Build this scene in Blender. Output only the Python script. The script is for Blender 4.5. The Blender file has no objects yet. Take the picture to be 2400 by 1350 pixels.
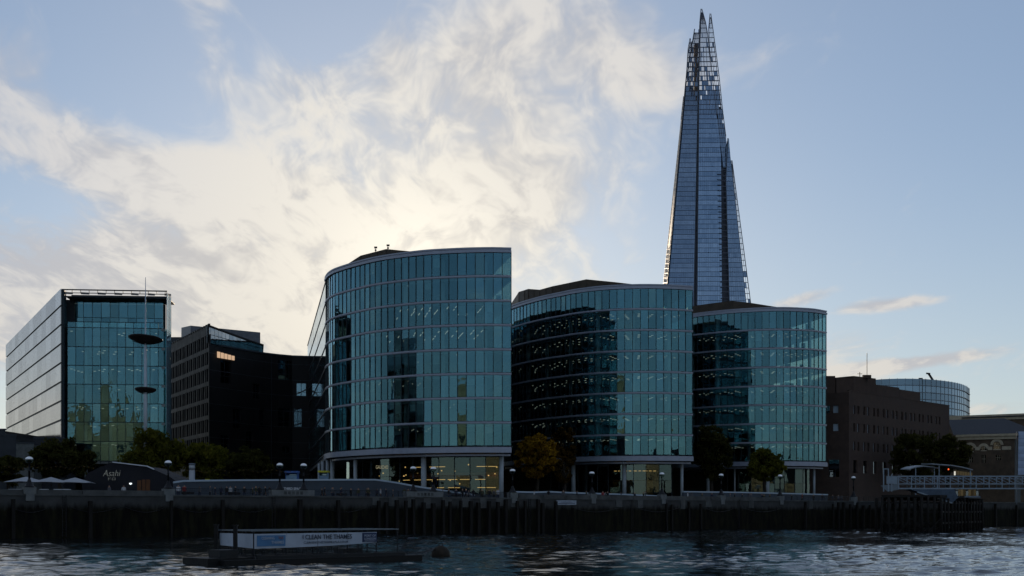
import bpy, bmesh, math, random
import numpy as np
from mathutils import Vector, Matrix, Euler

random.seed(7)
scene = bpy.context.scene
COL = scene.collection
R = math.radians

# ------------------------------------------------------------------ camera
CAM_H = 3.4
cam_d = bpy.data.cameras.new("camera")
cam_d.sensor_width = 36.0
cam_d.lens = 45.0
cam_d.shift_y = 0.2175
cam_d.clip_start = 0.5
cam_d.clip_end = 8000.0
cam = bpy.data.objects.new("camera", cam_d)
COL.objects.link(cam)
cam.location = (0, 0, CAM_H)
cam.rotation_euler = (R(90), 0, 0)
scene.camera = cam

# ------------------------------------------------------------------ sun, sky, exposure
SUN_EL, SUN_AZ = 10.3, -4.4          # degrees; azimuth clockwise from +Y
sun_dir = Vector((math.sin(R(SUN_AZ)) * math.cos(R(SUN_EL)),
                  math.cos(R(SUN_AZ)) * math.cos(R(SUN_EL)), math.sin(R(SUN_EL))))
sun_l = bpy.data.lights.new("sun", 'SUN')
sun_l.energy = 2.2
sun_l.angle = R(0.53)
sun_l.color = (1.0, 0.80, 0.58)
sun_o = bpy.data.objects.new("sun", sun_l)
COL.objects.link(sun_o)
sun_o.rotation_euler = (-sun_dir).to_track_quat('-Z', 'Y').to_euler()

scene.view_settings.view_transform = 'Standard'
scene.view_settings.look = 'None'
scene.view_settings.exposure = 0.0
scene.view_settings.gamma = 1.0
scene.cycles.use_denoising = True
try:
    scene.cycles.denoiser = 'OPENIMAGEDENOISE'
except Exception:
    pass
scene.cycles.use_adaptive_sampling = True
scene.cycles.adaptive_threshold = 0.015
scene.cycles.adaptive_min_samples = 10
scene.cycles.max_bounces = 8
scene.cycles.glossy_bounces = 5
scene.cycles.diffuse_bounces = 3
scene.cycles.transparent_max_bounces = 20
scene.cycles.sample_clamp_indirect = 4.0

world = bpy.data.worlds.new("World")
scene.world = world
world.use_nodes = True
wt = world.node_tree
wt.nodes.clear()


class NT:
    """small helper to write node trees tersely"""
    def __init__(self, tree):
        self.t = tree

    def n(self, kind, **kw):
        nd = self.t.nodes.new(kind)
        for k, v in kw.items():
            setattr(nd, k, v)
        return nd

    def put(self, sock, val):
        if isinstance(val, bpy.types.NodeSocket):
            self.t.links.new(val, sock)
        elif val is not None:
            sock.default_value = val

    def math(self, op, a, b=None, c=None, clamp=False):
        nd = self.n('ShaderNodeMath', operation=op, use_clamp=clamp)
        self.put(nd.inputs[0], a)
        if b is not None:
            self.put(nd.inputs[1], b)
        if c is not None:
            self.put(nd.inputs[2], c)
        return nd.outputs[0]

    def vmath(self, op, a, b=None, scale=None):
        nd = self.n('ShaderNodeVectorMath', operation=op)
        self.put(nd.inputs[0], a)
        if b is not None:
            self.put(nd.inputs[1], b)
        if scale is not None:
            self.put(nd.inputs['Scale'], scale)
        return nd.outputs['Value'] if op in ('DOT_PRODUCT', 'LENGTH') else nd.outputs[0]

    def noise(self, vec, scale, detail=6.0, rough=0.55, lac=2.0, dist=0.0, dim='3D'):
        nd = self.n('ShaderNodeTexNoise', noise_dimensions=dim)
        self.put(nd.inputs['Vector'], vec)
        nd.inputs['Scale'].default_value = scale
        nd.inputs['Detail'].default_value = detail
        nd.inputs['Roughness'].default_value = rough
        nd.inputs['Lacunarity'].default_value = lac
        nd.inputs['Distortion'].default_value = dist
        return nd

    def remap(self, v, a, b, c=0.0, d=1.0, smooth=True):
        nd = self.n('ShaderNodeMapRange', interpolation_type='SMOOTHSTEP' if smooth else 'LINEAR', clamp=True)
        self.put(nd.inputs[0], v)
        for i, x in zip((1, 2, 3, 4), (a, b, c, d)):
            self.put(nd.inputs[i], x)
        return nd.outputs[0]

    def mixc(self, fac, a, b, blend='MIX'):
        nd = self.n('ShaderNodeMix', data_type='RGBA', blend_type=blend)
        self.put(nd.inputs[0], fac)
        for s, v in ((nd.inputs[6], a), (nd.inputs[7], b)):
            if isinstance(v, tuple) and len(v) == 3:
                v = (*v, 1.0)
            self.put(s, v)
        return nd.outputs[2]


SKY_STRENGTH = 0.092
w = NT(wt)
sky = w.n('ShaderNodeTexSky', sky_type='NISHITA')
sky.sun_disc = False
sky.sun_elevation = R(SUN_EL)
sky.sun_rotation = R(SUN_AZ)
sky.altitude = 10.0
sky.air_density = 1.0
sky.dust_density = 0.2
sky.ozone_density = 3.0
tc = w.n('ShaderNodeTexCoord')
D = w.vmath('NORMALIZE', tc.outputs['Generated'])
sep = w.n('ShaderNodeSeparateXYZ')
w.put(sep.inputs[0], D)
dx, dy, dz = sep.outputs
# cloud deck coordinates: the direction projected on a high flat layer
den = w.math('ADD', w.math('MAXIMUM', dz, 0.0), 0.16)
comb = w.n('ShaderNodeCombineXYZ')
w.put(comb.inputs[0], w.math('DIVIDE', dx, den))
w.put(comb.inputs[1], w.math('DIVIDE', dy, den))
mp = w.n('ShaderNodeMapping')
w.put(mp.inputs['Vector'], comb.outputs[0])
mp.inputs['Location'].default_value = (3.1, 1.7, 0.0)
mp.inputs['Rotation'].default_value = (0, 0, R(24))
mp.inputs['Scale'].default_value = (1.15, 0.50, 1.0)
P = mp.outputs[0]
warp = w.noise(P, 2.0, 3.0, 0.55, dim='2D')
Pw = w.vmath('ADD', P, w.vmath('SCALE', w.vmath('SUBTRACT', warp.outputs['Color'], (0.5, 0.5, 0.5)), scale=0.55))
n_big = w.noise(Pw, 1.15, 3.0, 0.5, dim='2D').outputs[0]
Pm = w.vmath('ADD', P, w.vmath('SCALE', w.vmath('SUBTRACT', warp.outputs['Color'], (0.5, 0.5, 0.5)), scale=0.58))
n_mid = w.noise(Pm, 4.2, 5.0, 0.58, dim='2D').outputs[0]
Pf = w.vmath('ADD', P, w.vmath('SCALE', w.vmath('SUBTRACT', warp.outputs['Color'], (0.5, 0.5, 0.5)), scale=0.26))
n_fine = w.noise(Pf, 15.0, 3.0, 0.62, dim='2D').outputs[0]

# where the larger cloud masses lie: (px, py of their middle in the 2400x1350 picture, half sizes, tilt, weight)
BLOBS = [
    (760, 330, 700, 200, 22, 0.34), (1120, 170, 330, 170, 28, 0.26), (110, 290, 290, 150, -14, 0.34),
    (360, 390, 330, 70, -6, 0.30), (620, 620, 950, 190, 4, 0.46), (230, 610, 360, 90, -10, 0.26), (300, 780, 800, 150, 0, 0.40), (560, 660, 260, 60, -8, 0.16),
    (1290, 330, 280, 160, 25, 0.30), (1480, 100, 200, 120, -24, 0.36), (1120, 510, 420, 130, 24, 0.36),
    (495, 75, 55, 100, 12, 0.40), (30, 90, 110, 120, 0, 0.26), (1540, 200, 110, 70, -10, 0.26),
    (2070, 714, 115, 17, 3, 0.95), (1880, 702, 90, 18, 14, 0.75), (2100, 856, 200, 18, 6, 1.0),
    (1980, 812, 110, 46, 6, 0.36), (2330, 958, 220, 18, 4, 0.36), (690, 180, 120, 80, 0, 0.20),
    (1160, 80, 150, 90, 50, 0.22), (915, 95, 60, 90, 0, 0.26), (700, 820, 1500, 200, 0, 0.22),
    (330, 215, 240, 70, -32, -0.40), (640, 80, 330, 70, 10, -0.22), (40, 470, 170, 70, -14, -0.40), (310, 300, 170, 50, -30, -0.24), (1960, 400, 500, 440, 0, -0.30),
]
HOR = 1197.0


def view_dir(px, py):
    return Vector(((px - 1200) / 3000.0, 1.0, (HOR - py) / 3000.0)).normalized()


cov = 0.0
for bx, by, rx, rz, tilt, wgt in BLOBS:
    c = view_dir(bx, by)
    ca, sa = math.cos(R(tilt)), math.sin(R(tilt))
    ax = Vector((ca, 0, sa)) / (rx / 3000.0 * 1.5)
    az = Vector((-sa, 0, ca)) / (rz / 3000.0 * 1.5)
    p_ = w.math('SUBTRACT', w.vmath('DOT_PRODUCT', D, tuple(ax)), ax.dot(c))
    q_ = w.math('SUBTRACT', w.vmath('DOT_PRODUCT', D, tuple(az)), az.dot(c))
    r2 = w.math('MULTIPLY_ADD', p_, p_, w.math('MULTIPLY', q_, q_))
    g = w.math('SUBTRACT', 1.0, r2, clamp=True)
    cov = w.math('MULTIPLY_ADD', w.math('MULTIPLY', g, g), wgt, cov)
cov = w.math('MULTIPLY', cov, w.remap(dy, 0.1, 0.5))
# the rest of the sky carries the same thin broken cloud at random
base = w.remap(n_big, 0.42, 0.72, -0.16, 0.12)
cov = w.math('ADD', cov, base)
tex = w.math('ADD', w.math('MULTIPLY', w.math('SUBTRACT', n_mid, 0.5), 1.25), w.math('MULTIPLY', w.math('SUBTRACT', n_fine, 0.5), 0.50))
dens_raw = w.math('ADD', cov, tex)
dens = w.remap(dens_raw, -0.10, 0.66)
dens = w.math('MULTIPLY', dens, w.remap(dz, 0.0, 0.03, 0.75, 1.0))
sdot = w.vmath('DOT_PRODUCT', D, tuple(sun_dir))
glow = w.math('POWER', w.math('MAXIMUM', sdot, 0.0), 30.0)
glow2 = w.math('POWER', w.math('MAXIMUM', sdot, 0.0), 420.0)
# low clouds are seen through more warm air
low = w.remap(dz, 0.03, 0.26, 1.0, 0.0)
lit = w.mixc(glow, (0.60, 0.60, 0.63), (0.92, 0.86, 0.75))
lit = w.mixc(w.math('MULTIPLY', low, 0.55), lit, (0.86, 0.78, 0.63))
shade = w.mixc(glow, (0.44, 0.47, 0.55), (0.64, 0.60, 0.55))
shade = w.mixc(w.math('MULTIPLY', low, 0.45), shade, (0.66, 0.61, 0.53))
puff = w.math('ADD', w.math('MULTIPLY', n_mid, 0.6), w.math('MULTIPLY', n_fine, 0.4))
cl = w.mixc(w.remap(w.math('MULTIPLY_ADD', n_big, 0.5, puff), 0.64, 0.86), shade, lit)
cl = w.mixc(1.0, cl, w.mixc(glow2, (0, 0, 0), (0.22, 0.20, 0.15)), 'ADD')
# thin veil scattering sunlight forward round the sun
skyc = w.mixc(1.0, sky.outputs[0], (SKY_STRENGTH * 0.97, SKY_STRENGTH, SKY_STRENGTH * 1.10), 'MULTIPLY')
gm = w.n('ShaderNodeGamma')
w.put(gm.inputs[0], skyc)
gm.inputs[1].default_value = 0.86
veil = w.mixc(w.remap(dz, 0.02, 0.30), (0.60, 0.63, 0.64), (0.45, 0.51, 0.61))
skyc = w.mixc(w.remap(dz, 0.0, 0.34, 0.52, 0.30), gm.outputs[0], w.mixc(glow, veil, (0.72, 0.70, 0.65)))
col = w.mixc(w.math('MULTIPLY', dens, 0.93), skyc, cl)
bg = w.n('ShaderNodeBackground')
w.put(bg.inputs['Color'], col)
bg.inputs['Strength'].default_value = 1.0
out = w.n('ShaderNodeOutputWorld')
wt.links.new(bg.outputs[0], out.inputs[0])

# ------------------------------------------------------------------ helpers
def ux(px):
    return (px - 1200.0) / 3000.0


def at(px, py, d):
    """world point at depth d (metres in front of the camera) seen at pixel px, py of the photograph"""
    return Vector((ux(px) * d, d, CAM_H + (HOR - py) / 3000.0 * d))


def zz(py, d):
    return CAM_H + (HOR - py) / 3000.0 * d


def tag(o, label=None, cat=None, group=None, kind=None):
    for k, v in (("label", label), ("category", cat), ("group", group), ("kind", kind)):
        if v:
            o[k] = v
    return o


def empty(name, loc, label=None, cat=None, group=None, rz=0.0):
    o = bpy.data.objects.new(name, None)
    COL.objects.link(o)
    o.location = loc
    o.rotation_euler = (0, 0, rz)
    o.empty_display_size = 0.5
    return tag(o, label, cat, group)


class MB:
    """collects faces, then links them as ONE mesh object"""
    def __init__(self):
        self.v, self.f, self.mi = [], [], []

    def add(self, verts, faces, mi=0):
        b = len(self.v)
        self.v.extend([tuple(p) for p in verts])
        self.f.extend([tuple(i + b for i in f) for f in faces])
        self.mi.extend([mi] * len(faces))
        return self

    def box(self, x0, x1, y0, y1, z0, z1, mi=0):
        return self.add([(x0, y0, z0), (x1, y0, z0), (x1, y1, z0), (x0, y1, z0), (x0, y0, z1), (x1, y0, z1), (x1, y1, z1), (x0, y1, z1)],
                        [(0, 3, 2, 1), (4, 5, 6, 7), (0, 1, 5, 4), (1, 2, 6, 5), (2, 3, 7, 6), (3, 0, 4, 7)], mi)

    def wallbox(self, a, b, n, o0, o1, z0, z1, mi=0):
        """box along the ground line a-b, from offset o0 to o1 along the normal n"""
        a, b, n = Vector(a[:2]), Vector(b[:2]), Vector(n[:2])
        p = [a + n * o0, b + n * o0, b + n * o1, a + n * o1]
        vs = [(q.x, q.y, z0) for q in p] + [(q.x, q.y, z1) for q in p]
        return self.add(vs, [(0, 1, 2, 3), (7, 6, 5, 4), (4, 5, 1, 0), (5, 6, 2, 1), (6, 7, 3, 2), (7, 4, 0, 3)], mi)

    def beam(self, a, b, w, h=None, up=(0, 0, 1), mi=0):
        a, b = Vector(a), Vector(b)
        h = w if h is None else h
        d = (b - a).normalized()
        u = Vector(up)
        if abs(d.dot(u)) > 0.98:
            u = Vector((0, 1, 0))
        s = d.cross(u).normalized()
        u = s.cross(d).normalized()
        vs = [p + s * sx * w / 2 + u * su * h / 2 for p in (a, b) for sx, su in ((-1, -1), (1, -1), (1, 1), (-1, 1))]
        return self.add(vs, [(3, 2, 1, 0), (4, 5, 6, 7), (0, 1, 5, 4), (1, 2, 6, 5), (2, 3, 7, 6), (3, 0, 4, 7)], mi)

    def lathe(self, cx, cy, prof, seg=14, mi=0):
        """prof: list of (radius, z) upwards"""
        vs, fs = [], []
        for r, z in prof:
            for i in range(seg):
                a = 2 * math.pi * i / seg
                vs.append((cx + r * math.cos(a), cy + r * math.sin(a), z))
        for k in range(len(prof) - 1):
            for i in range(seg):
                j = (i + 1) % seg
                fs.append((k * seg + i, k * seg + j, (k + 1) * seg + j, (k + 1) * seg + i))
        fs.append(tuple(reversed(range(seg))))
        fs.append(tuple(range((len(prof) - 1) * seg, len(prof) * seg)))
        return self.add(vs, fs, mi)

    def tube(self, pts, radii, seg=7, mi=0):
        pts = [Vector(p) for p in pts]
        vs, fs = [], []
        for k, p in enumerate(pts):
            d = (pts[min(k + 1, len(pts) - 1)] - pts[max(k - 1, 0)]).normalized()
            u = Vector((1, 0, 0)) if abs(d.x) < 0.9 else Vector((0, 1, 0))
            s = d.cross(u).normalized()
            u = s.cross(d)
            for i in range(seg):
                a = 2 * math.pi * i / seg
                vs.append(p + (s * math.cos(a) + u * math.sin(a)) * radii[k])
        for k in range(len(pts) - 1):
            for i in range(seg):
                j = (i + 1) % seg
                fs.append((k * seg + i, k * seg + j, (k + 1) * seg + j, (k + 1) * seg + i))
        fs.append(tuple(range(seg)))
        fs.append(tuple(reversed(range((len(pts) - 1) * seg, len(pts) * seg))))
        return self.add(vs, fs, mi)

    def prism(self, poly, z0, z1, mi=0):
        n = len(poly)
        tops = z1 if isinstance(z1, (list, tuple)) else [z1] * n
        vs = [(p[0], p[1], z0) for p in poly] + [(p[0], p[1], tops[i]) for i, p in enumerate(poly)]
        fs = [tuple(range(n)), tuple(range(2 * n - 1, n - 1, -1))]
        fs += [(i, i + n, (i + 1) % n + n, (i + 1) % n) for i in range(n)]
        return self.add(vs, fs, mi)

    def sweep(self, pts, nrm, o0, o1, z0, z1, mi=0):
        """closed box section carried along a path"""
        vs, fs = [], []
        for p, n in zip(pts, nrm):
            for o, z in ((o0, z0), (o1, z0), (o1, z1), (o0, z1)):
                vs.append((p[0] + n[0] * o, p[1] + n[1] * o, z))
        for k in range(len(pts) - 1):
            for i in range(4):
                j = (i + 1) % 4
                fs.append((k * 4 + i, k * 4 + j, (k + 1) * 4 + j, (k + 1) * 4 + i))
        e = (len(pts) - 1) * 4
        fs += [(3, 2, 1, 0), (e, e + 1, e + 2, e + 3)]
        return self.add(vs, fs, mi)

    def mesh(self, name, mat, smooth=False):
        me = bpy.data.meshes.new(name)
        me.from_pydata(self.v, [], self.f)
        mats = mat if isinstance(mat, (list, tuple)) else [mat]
        for m in mats:
            me.materials.append(m)
        if len(mats) > 1:
            me.polygons.foreach_set('material_index', self.mi)
        bm = bmesh.new()
        bm.from_mesh(me)
        bmesh.ops.recalc_face_normals(bm, faces=bm.faces)
        bm.to_mesh(me)
        bm.free()
        if smooth:
            me.polygons.foreach_set('use_smooth', [True] * len(me.polygons))
        me.update()
        return me

    def build(self, name, mat, parent=None, smooth=False, world=True):
        o = bpy.data.objects.new(name, self.mesh(name, mat, smooth))
        COL.objects.link(o)
        if parent is not None:
            o.parent = parent
            if world:
                o.matrix_parent_inverse = parent_inv(parent)
        return o


def parent_inv(p):
    chain = []
    while p is not None:
        chain.append(p)
        p = p.parent
    m = Matrix()
    for q in reversed(chain):
        m = m @ q.matrix_parent_inverse @ Matrix.LocRotScale(q.location, q.rotation_euler, q.scale)
    return m.inverted()


def inst(name, me, loc, rot, parent=None, scale=(1, 1, 1)):
    o = bpy.data.objects.new(name, me)
    COL.objects.link(o)
    o.location = loc
    o.rotation_euler = rot
    o.scale = scale
    if parent is not None:
        o.parent = parent
        o.matrix_parent_inverse = parent_inv(parent)
    return o


def copy_tree(o, parent=None):
    c = o.copy()
    COL.objects.link(c)
    c.parent = parent
    for ch in list(o.children):
        copy_tree(ch, c)
    return c


def text_mesh(body, size, extrude=0.02, bold=0.0, shear=0.0):
    cu = bpy.data.curves.new("lettering", 'FONT')
    cu.body = body
    cu.size = size
    cu.extrude = extrude
    cu.offset = bold
    cu.shear = shear
    cu.align_x = 'CENTER'
    cu.resolution_u = 3
    tmp = bpy.data.objects.new("lettering", cu)
    COL.objects.link(tmp)
    dg = bpy.context.evaluated_depsgraph_get()
    me = bpy.data.meshes.new_from_object(tmp.evaluated_get(dg))
    bpy.data.objects.remove(tmp)
    return me


def letter(name, body, size, loc, face_dir, mat, parent=None, width=None, bold=0.0, shear=0.0, extrude=0.02):
    """flat lettering standing upright; face_dir: direction (x, y) it faces"""
    me = text_mesh(body, size, extrude, bold, shear)
    me.materials.clear()
    me.materials.append(mat)
    xs = [v.co.x for v in me.vertices] or [0, 1]
    sx = 1.0 if width is None else width / max(1e-3, max(xs) - min(xs))
    rz = math.atan2(face_dir[1], face_dir[0]) + math.pi / 2
    return inst(name, me, loc, (math.pi / 2, 0, rz), parent, (sx, 1, 1))


def smooth_path(pts, step):
    """Catmull-Rom through pts, resampled at equal steps; returns points and outward normals"""
    P = [Vector(p) for p in pts]
    P = [P[0] * 2 - P[1]] + P + [P[-1] * 2 - P[-2]]
    dense = []
    for i in range(1, len(P) - 2):
        for k in range(24):
            t = k / 24
            a, b, c, d = P[i - 1], P[i], P[i + 1], P[i + 2]
            dense.append(0.5 * ((2 * b) + (c - a) * t + (2 * a - 5 * b + 4 * c - d) * t * t + (3 * b - a - 3 * c + d) * t ** 3))
    dense.append(P[-2])
    ln = [0.0]
    for a, b in zip(dense, dense[1:]):
        ln.append(ln[-1] + (b - a).length)
    n = max(2, round(ln[-1] / step))
    out, j = [], 0
    for k in range(n + 1):
        s = ln[-1] * k / n
        while j < len(ln) - 2 and ln[j + 1] < s:
            j += 1
        t = (s - ln[j]) / max(1e-6, ln[j + 1] - ln[j])
        out.append(dense[j].lerp(dense[j + 1], t))
    nr = []
    for k in range(n + 1):
        d = (out[min(k + 1, n)] - out[max(k - 1, 0)]).normalized()
        nr.append(Vector((-d.y, d.x)))
    return out, nr


def facade(mb, a, b, n, z0, z1, holes, depth, thick=0.5, mi=0):
    """wall face a-b (seen from the side n points to) with rectangular openings; holes in metres (s0, s1, z0, z1) from a"""
    a, b, n = Vector(a[:2]), Vector(b[:2]), Vector(n[:2])
    L = (b - a).length
    t = (b - a) / L
    S = sorted({0.0, L} | {h[0] for h in holes} | {h[1] for h in holes})
    Zs = sorted({z0, z1} | {h[2] for h in holes} | {h[3] for h in holes})

    def p(s, z, o=0.0):
        q = a + t * s + n * o
        return (q.x, q.y, z)
    for s0, s1 in zip(S, S[1:]):
        for q0, q1 in zip(Zs, Zs[1:]):
            sm, zm = (s0 + s1) / 2, (q0 + q1) / 2
            if any(h[0] < sm < h[1] and h[2] < zm < h[3] for h in holes):
                continue
            mb.add([p(s0, q0), p(s1, q0), p(s1, q1), p(s0, q1)], [(0, 1, 2, 3)], mi)
    for h in holes:
        c = [(h[0], h[2]), (h[1], h[2]), (h[1], h[3]), (h[0], h[3])]
        for (s0, q0), (s1, q1) in zip(c, c[1:] + c[:1]):
            mb.add([p(s0, q0), p(s1, q1), p(s1, q1, -depth), p(s0, q0, -depth)], [(0, 1, 2, 3)], mi)
    return t


# ------------------------------------------------------------------ materials
def new_mat(name):
    m = bpy.data.materials.new(name)
    m.use_nodes = True
    m.node_tree.nodes.clear()
    return m, NT(m.node_tree)


def finish(m, nt, shader):
    o = nt.n('ShaderNodeOutputMaterial')
    nt.t.links.new(shader, o.inputs[0])
    return m


def solid(name, col, rough=0.6, metal=0.0, var=0.25, scale=1.2, bump=0.0, spec=0.25, stretch=(1, 1, 1), rnd=0.0):
    m, nt = new_mat(name)
    tcn = nt.n('ShaderNodeTexCoord')
    mpn = nt.n('ShaderNodeMapping')
    nt.put(mpn.inputs[0], tcn.outputs['Object'])
    mpn.inputs['Scale'].default_value = stretch
    no = nt.noise(mpn.outputs[0], scale, 5.0, 0.6)
    f = nt.remap(no.outputs[0], 0.3, 0.7, 1.0 - var, 1.0 + var, smooth=False)
    if rnd:
        oi = nt.n('ShaderNodeObjectInfo')
        f = nt.math('MULTIPLY', f, nt.math('MULTIPLY_ADD', oi.outputs['Random'], 2 * rnd, 1 - rnd))
    cc = nt.n('ShaderNodeCombineXYZ')
    for i in range(3):
        nt.put(cc.inputs[i], f)
    colr = nt.mixc(1.0, (*col, 1.0), cc.outputs[0], 'MULTIPLY')
    b = nt.n('ShaderNodeBsdfPrincipled')
    nt.put(b.inputs['Base Color'], colr)
    nt.put(b.inputs['Roughness'], nt.remap(no.outputs[0], 0.3, 0.7, max(0.03, rough - 0.08), min(1, rough + 0.08), smooth=False))
    b.inputs['Metallic'].default_value = metal
    b.inputs['Specular IOR Level'].default_value = spec
    if bump:
        bn = nt.n('ShaderNodeBump')
        bn.inputs['Strength'].default_value = bump
        bn.inputs['Distance'].default_value = 0.05
        nt.put(bn.inputs['Height'], no.outputs[0])
        nt.put(b.inputs['Normal'], bn.outputs[0])
    return finish(m, nt, b.outputs[0])


def emit(name, col, strength):
    m, nt = new_mat(name)
    e = nt.n('ShaderNodeEmission')
    e.inputs[0].default_value = (*col, 1)
    e.inputs[1].default_value = strength
    finish(m, nt, e.outputs[0])
    try:
        m.cycles.emission_sampling = 'NONE'
    except Exception:
        pass
    return m


def glazing(name, refl=(0.32, 0.69, 0.87), thru=(0.66, 0.77, 0.755), base=0.128, wob=0.008, rough=0.0, power=3.2, rnd=0.22, edge=(0.92, 0.95, 0.97, 1)):
    """coated office glass: a mirror-like skin whose strength rises at grazing angles, the dim room seen through it"""
    m, nt = new_mat(name)
    lw = nt.n('ShaderNodeLayerWeight')
    lw.inputs['Blend'].default_value = 0.5
    oi = nt.n('ShaderNodeObjectInfo')
    tcn = nt.n('ShaderNodeTexCoord')
    no = nt.noise(tcn.outputs['Object'], 0.55, 2.0, 0.5)
    bn = nt.n('ShaderNodeBump')
    bn.inputs['Strength'].default_value = wob
    bn.inputs['Distance'].default_value = 1.0
    nt.put(bn.inputs['Height'], no.outputs[0])
    graz = nt.math('POWER', lw.outputs['Facing'], power)
    k = nt.math('MULTIPLY_ADD', oi.outputs['Random'], 2 * rnd, 1 - rnd)
    fac = nt.math('ADD', nt.math('MULTIPLY', base, k), nt.math('MULTIPLY', graz, 1.0 - base), clamp=True)
    gl = nt.n('ShaderNodeBsdfGlossy')
    gl.inputs['Roughness'].default_value = rough
    nt.put(gl.inputs['Color'], nt.mixc(nt.math('POWER', lw.outputs['Facing'], 4.0), (*refl, 1), edge))
    nt.put(gl.inputs['Normal'], bn.outputs[0])
    tr = nt.n('ShaderNodeBsdfTransparent')
    tr.inputs[0].default_value = (*thru, 1)
    mx = nt.n('ShaderNodeMixShader')
    nt.put(mx.inputs[0], fac)
    nt.t.links.new(tr.outputs[0], mx.inputs[1])
    nt.t.links.new(gl.outputs[0], mx.inputs[2])
    return finish(m, nt, mx.outputs[0])


M = {}
M['glass'] = glazing('office_glass')
M['glass_dark'] = glazing('smoked_glass', (0.45, 0.56, 0.70), (0.10, 0.12, 0.13), 0.24)
M['glass_clear'] = glazing('shopfront_glass', (0.55, 0.75, 0.80), (0.60, 0.66, 0.62), 0.07)
M['glass_sky'] = glazing('mirror_glass', (0.62, 0.72, 0.82), (0.10, 0.12, 0.13), 0.42, 0.008)
M['glass_side'] = glazing('fritted_glass', (0.68, 0.64, 0.63), (0.06, 0.07, 0.08), 0.45, 0.004, 0.16, 2.0, edge=(0.66, 0.62, 0.60, 1))
M['glass_blue'] = glazing('blue_glass', (0.42, 0.62, 0.85), (0.05, 0.08, 0.12), 0.30, 0.01)
M['window_pale'] = solid('painted_sky_glass', (0.34, 0.42, 0.50), 0.25, 0, 0.1, rnd=0.35)  # pale blue-grey paints in the sky reflected by these windows
M['band'] = solid('floor_band_metal', (0.27, 0.30, 0.37), 0.42, 0.3, 0.12)
M['mullion'] = solid('dark_mullion', (0.012, 0.022, 0.028), 0.5, 0.2, 0.1)
M['slab'] = solid('ceiling_board', (0.20, 0.21, 0.21), 0.8, 0, 0.1)
M['core'] = solid('core_wall', (0.035, 0.045, 0.05), 0.8, 0, 0.3, 0.4)
M['column'] = solid('column_paint', (0.32, 0.36, 0.39), 0.55, 0.1, 0.12)
M['roof'] = solid('roof_bronze', (0.050, 0.040, 0.030), 0.6, 0.2, 0.3, 0.5)
M['blind'] = solid('blind_fabric', (0.24, 0.30, 0.30), 0.9, 0, 0.1)
M['lamp'] = emit('ceiling_light', (1.0, 0.92, 0.76), 0.55)
M['lamp_warm'] = emit('warm_light', (1.0, 0.55, 0.20), 1.3)
M['panel_dark'] = solid('dark_cladding', (0.035, 0.042, 0.050), 0.5, 0.2, 0.15)
M['brick'] = solid('dark_brick', (0.056, 0.038, 0.031), 0.85, 0, 0.25, 0.8, 0.3)
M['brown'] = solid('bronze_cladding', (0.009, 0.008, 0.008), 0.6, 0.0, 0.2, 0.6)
M['concrete'] = solid('wall_concrete', (0.068, 0.072, 0.072), 0.9, 0, 0.45, 0.5, 0.4)
M['stone'] = solid('pale_stone', (0.13, 0.142, 0.145), 0.85, 0, 0.2, 1.5, 0.2)
M['iron'] = solid('black_iron', (0.012, 0.013, 0.016), 0.5, 0.3, 0.15)
M['timber'] = solid('wet_timber', (0.009, 0.008, 0.007), 0.8, 0, 0.5, 1.0, 0.5, stretch=(3, 3, 0.4))
M['white'] = solid('white_paint', (0.55, 0.58, 0.62), 0.5, 0, 0.08)
M['steel'] = solid('grey_steel', (0.13, 0.16, 0.19), 0.45, 0.4, 0.15)

# ------------------------------------------------------------------ the setting: river, ground, quay
QUAY_Z = 5.0
WALL = [(-150.0, 95.0), (-61.2, 153.0), (-34.4, 172.0), (0.0, 200.0), (59.0, 253.0), (124.8, 312.0), (330.0, 500.0)]


def wall_at(px):
    """point on the quay line seen at picture column px"""
    k = ux(px)
    for (xa, ya), (xb, yb) in zip(WALL, WALL[1:]):
        if k <= xb / yb + 1e-9:
            t = (k * ya - xa) / ((xb - xa) - k * (yb - ya))
            return Vector((xa + (xb - xa) * t, ya + (yb - ya) * t))
    return Vector(WALL[-1])


def wall_nrm(px):
    a, b = wall_at(px - 12), wall_at(px + 12)
    d = (b - a).normalized()
    return Vector((d.y, -d.x))          # towards the river


# water: choppy river surface, real waves on a fine sheet in view, plain sheet beyond
def wave_z(x, y, rng=np.random.default_rng(11)):
    z = np.zeros_like(x)
    for lam, amp, nn in ((9.0, 0.040, 5), (4.2, 0.040, 8), (2.1, 0.034, 12), (1.2, 0.020, 14), (0.7, 0.009, 14)):
        for _ in range(nn):
            a = rng.normal(math.radians(70), 0.75)
            k = 2 * math.pi / (lam * rng.uniform(0.7, 1.4))
            ph = rng.uniform(0, 6.28)
            z += amp * rng.uniform(0.5, 1.2) / math.sqrt(nn) * 1.6 * np.sin(k * (x * math.cos(a) + y * math.sin(a)) + ph + 0.6 * np.sin(0.11 * x + 0.07 * y + ph))
    patch = 0.85 + 0.28 * np.sin(0.075 * x + 0.05 * y + 1.0) + 0.25 * np.sin(0.034 * x - 0.06 * y) + 0.18 * np.sin(0.16 * x + 0.11 * y + 2.0)
    return (z + 2.2 * z * np.abs(z)) * 0.57 * np.clip(patch, 0.3, 1.6)


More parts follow.
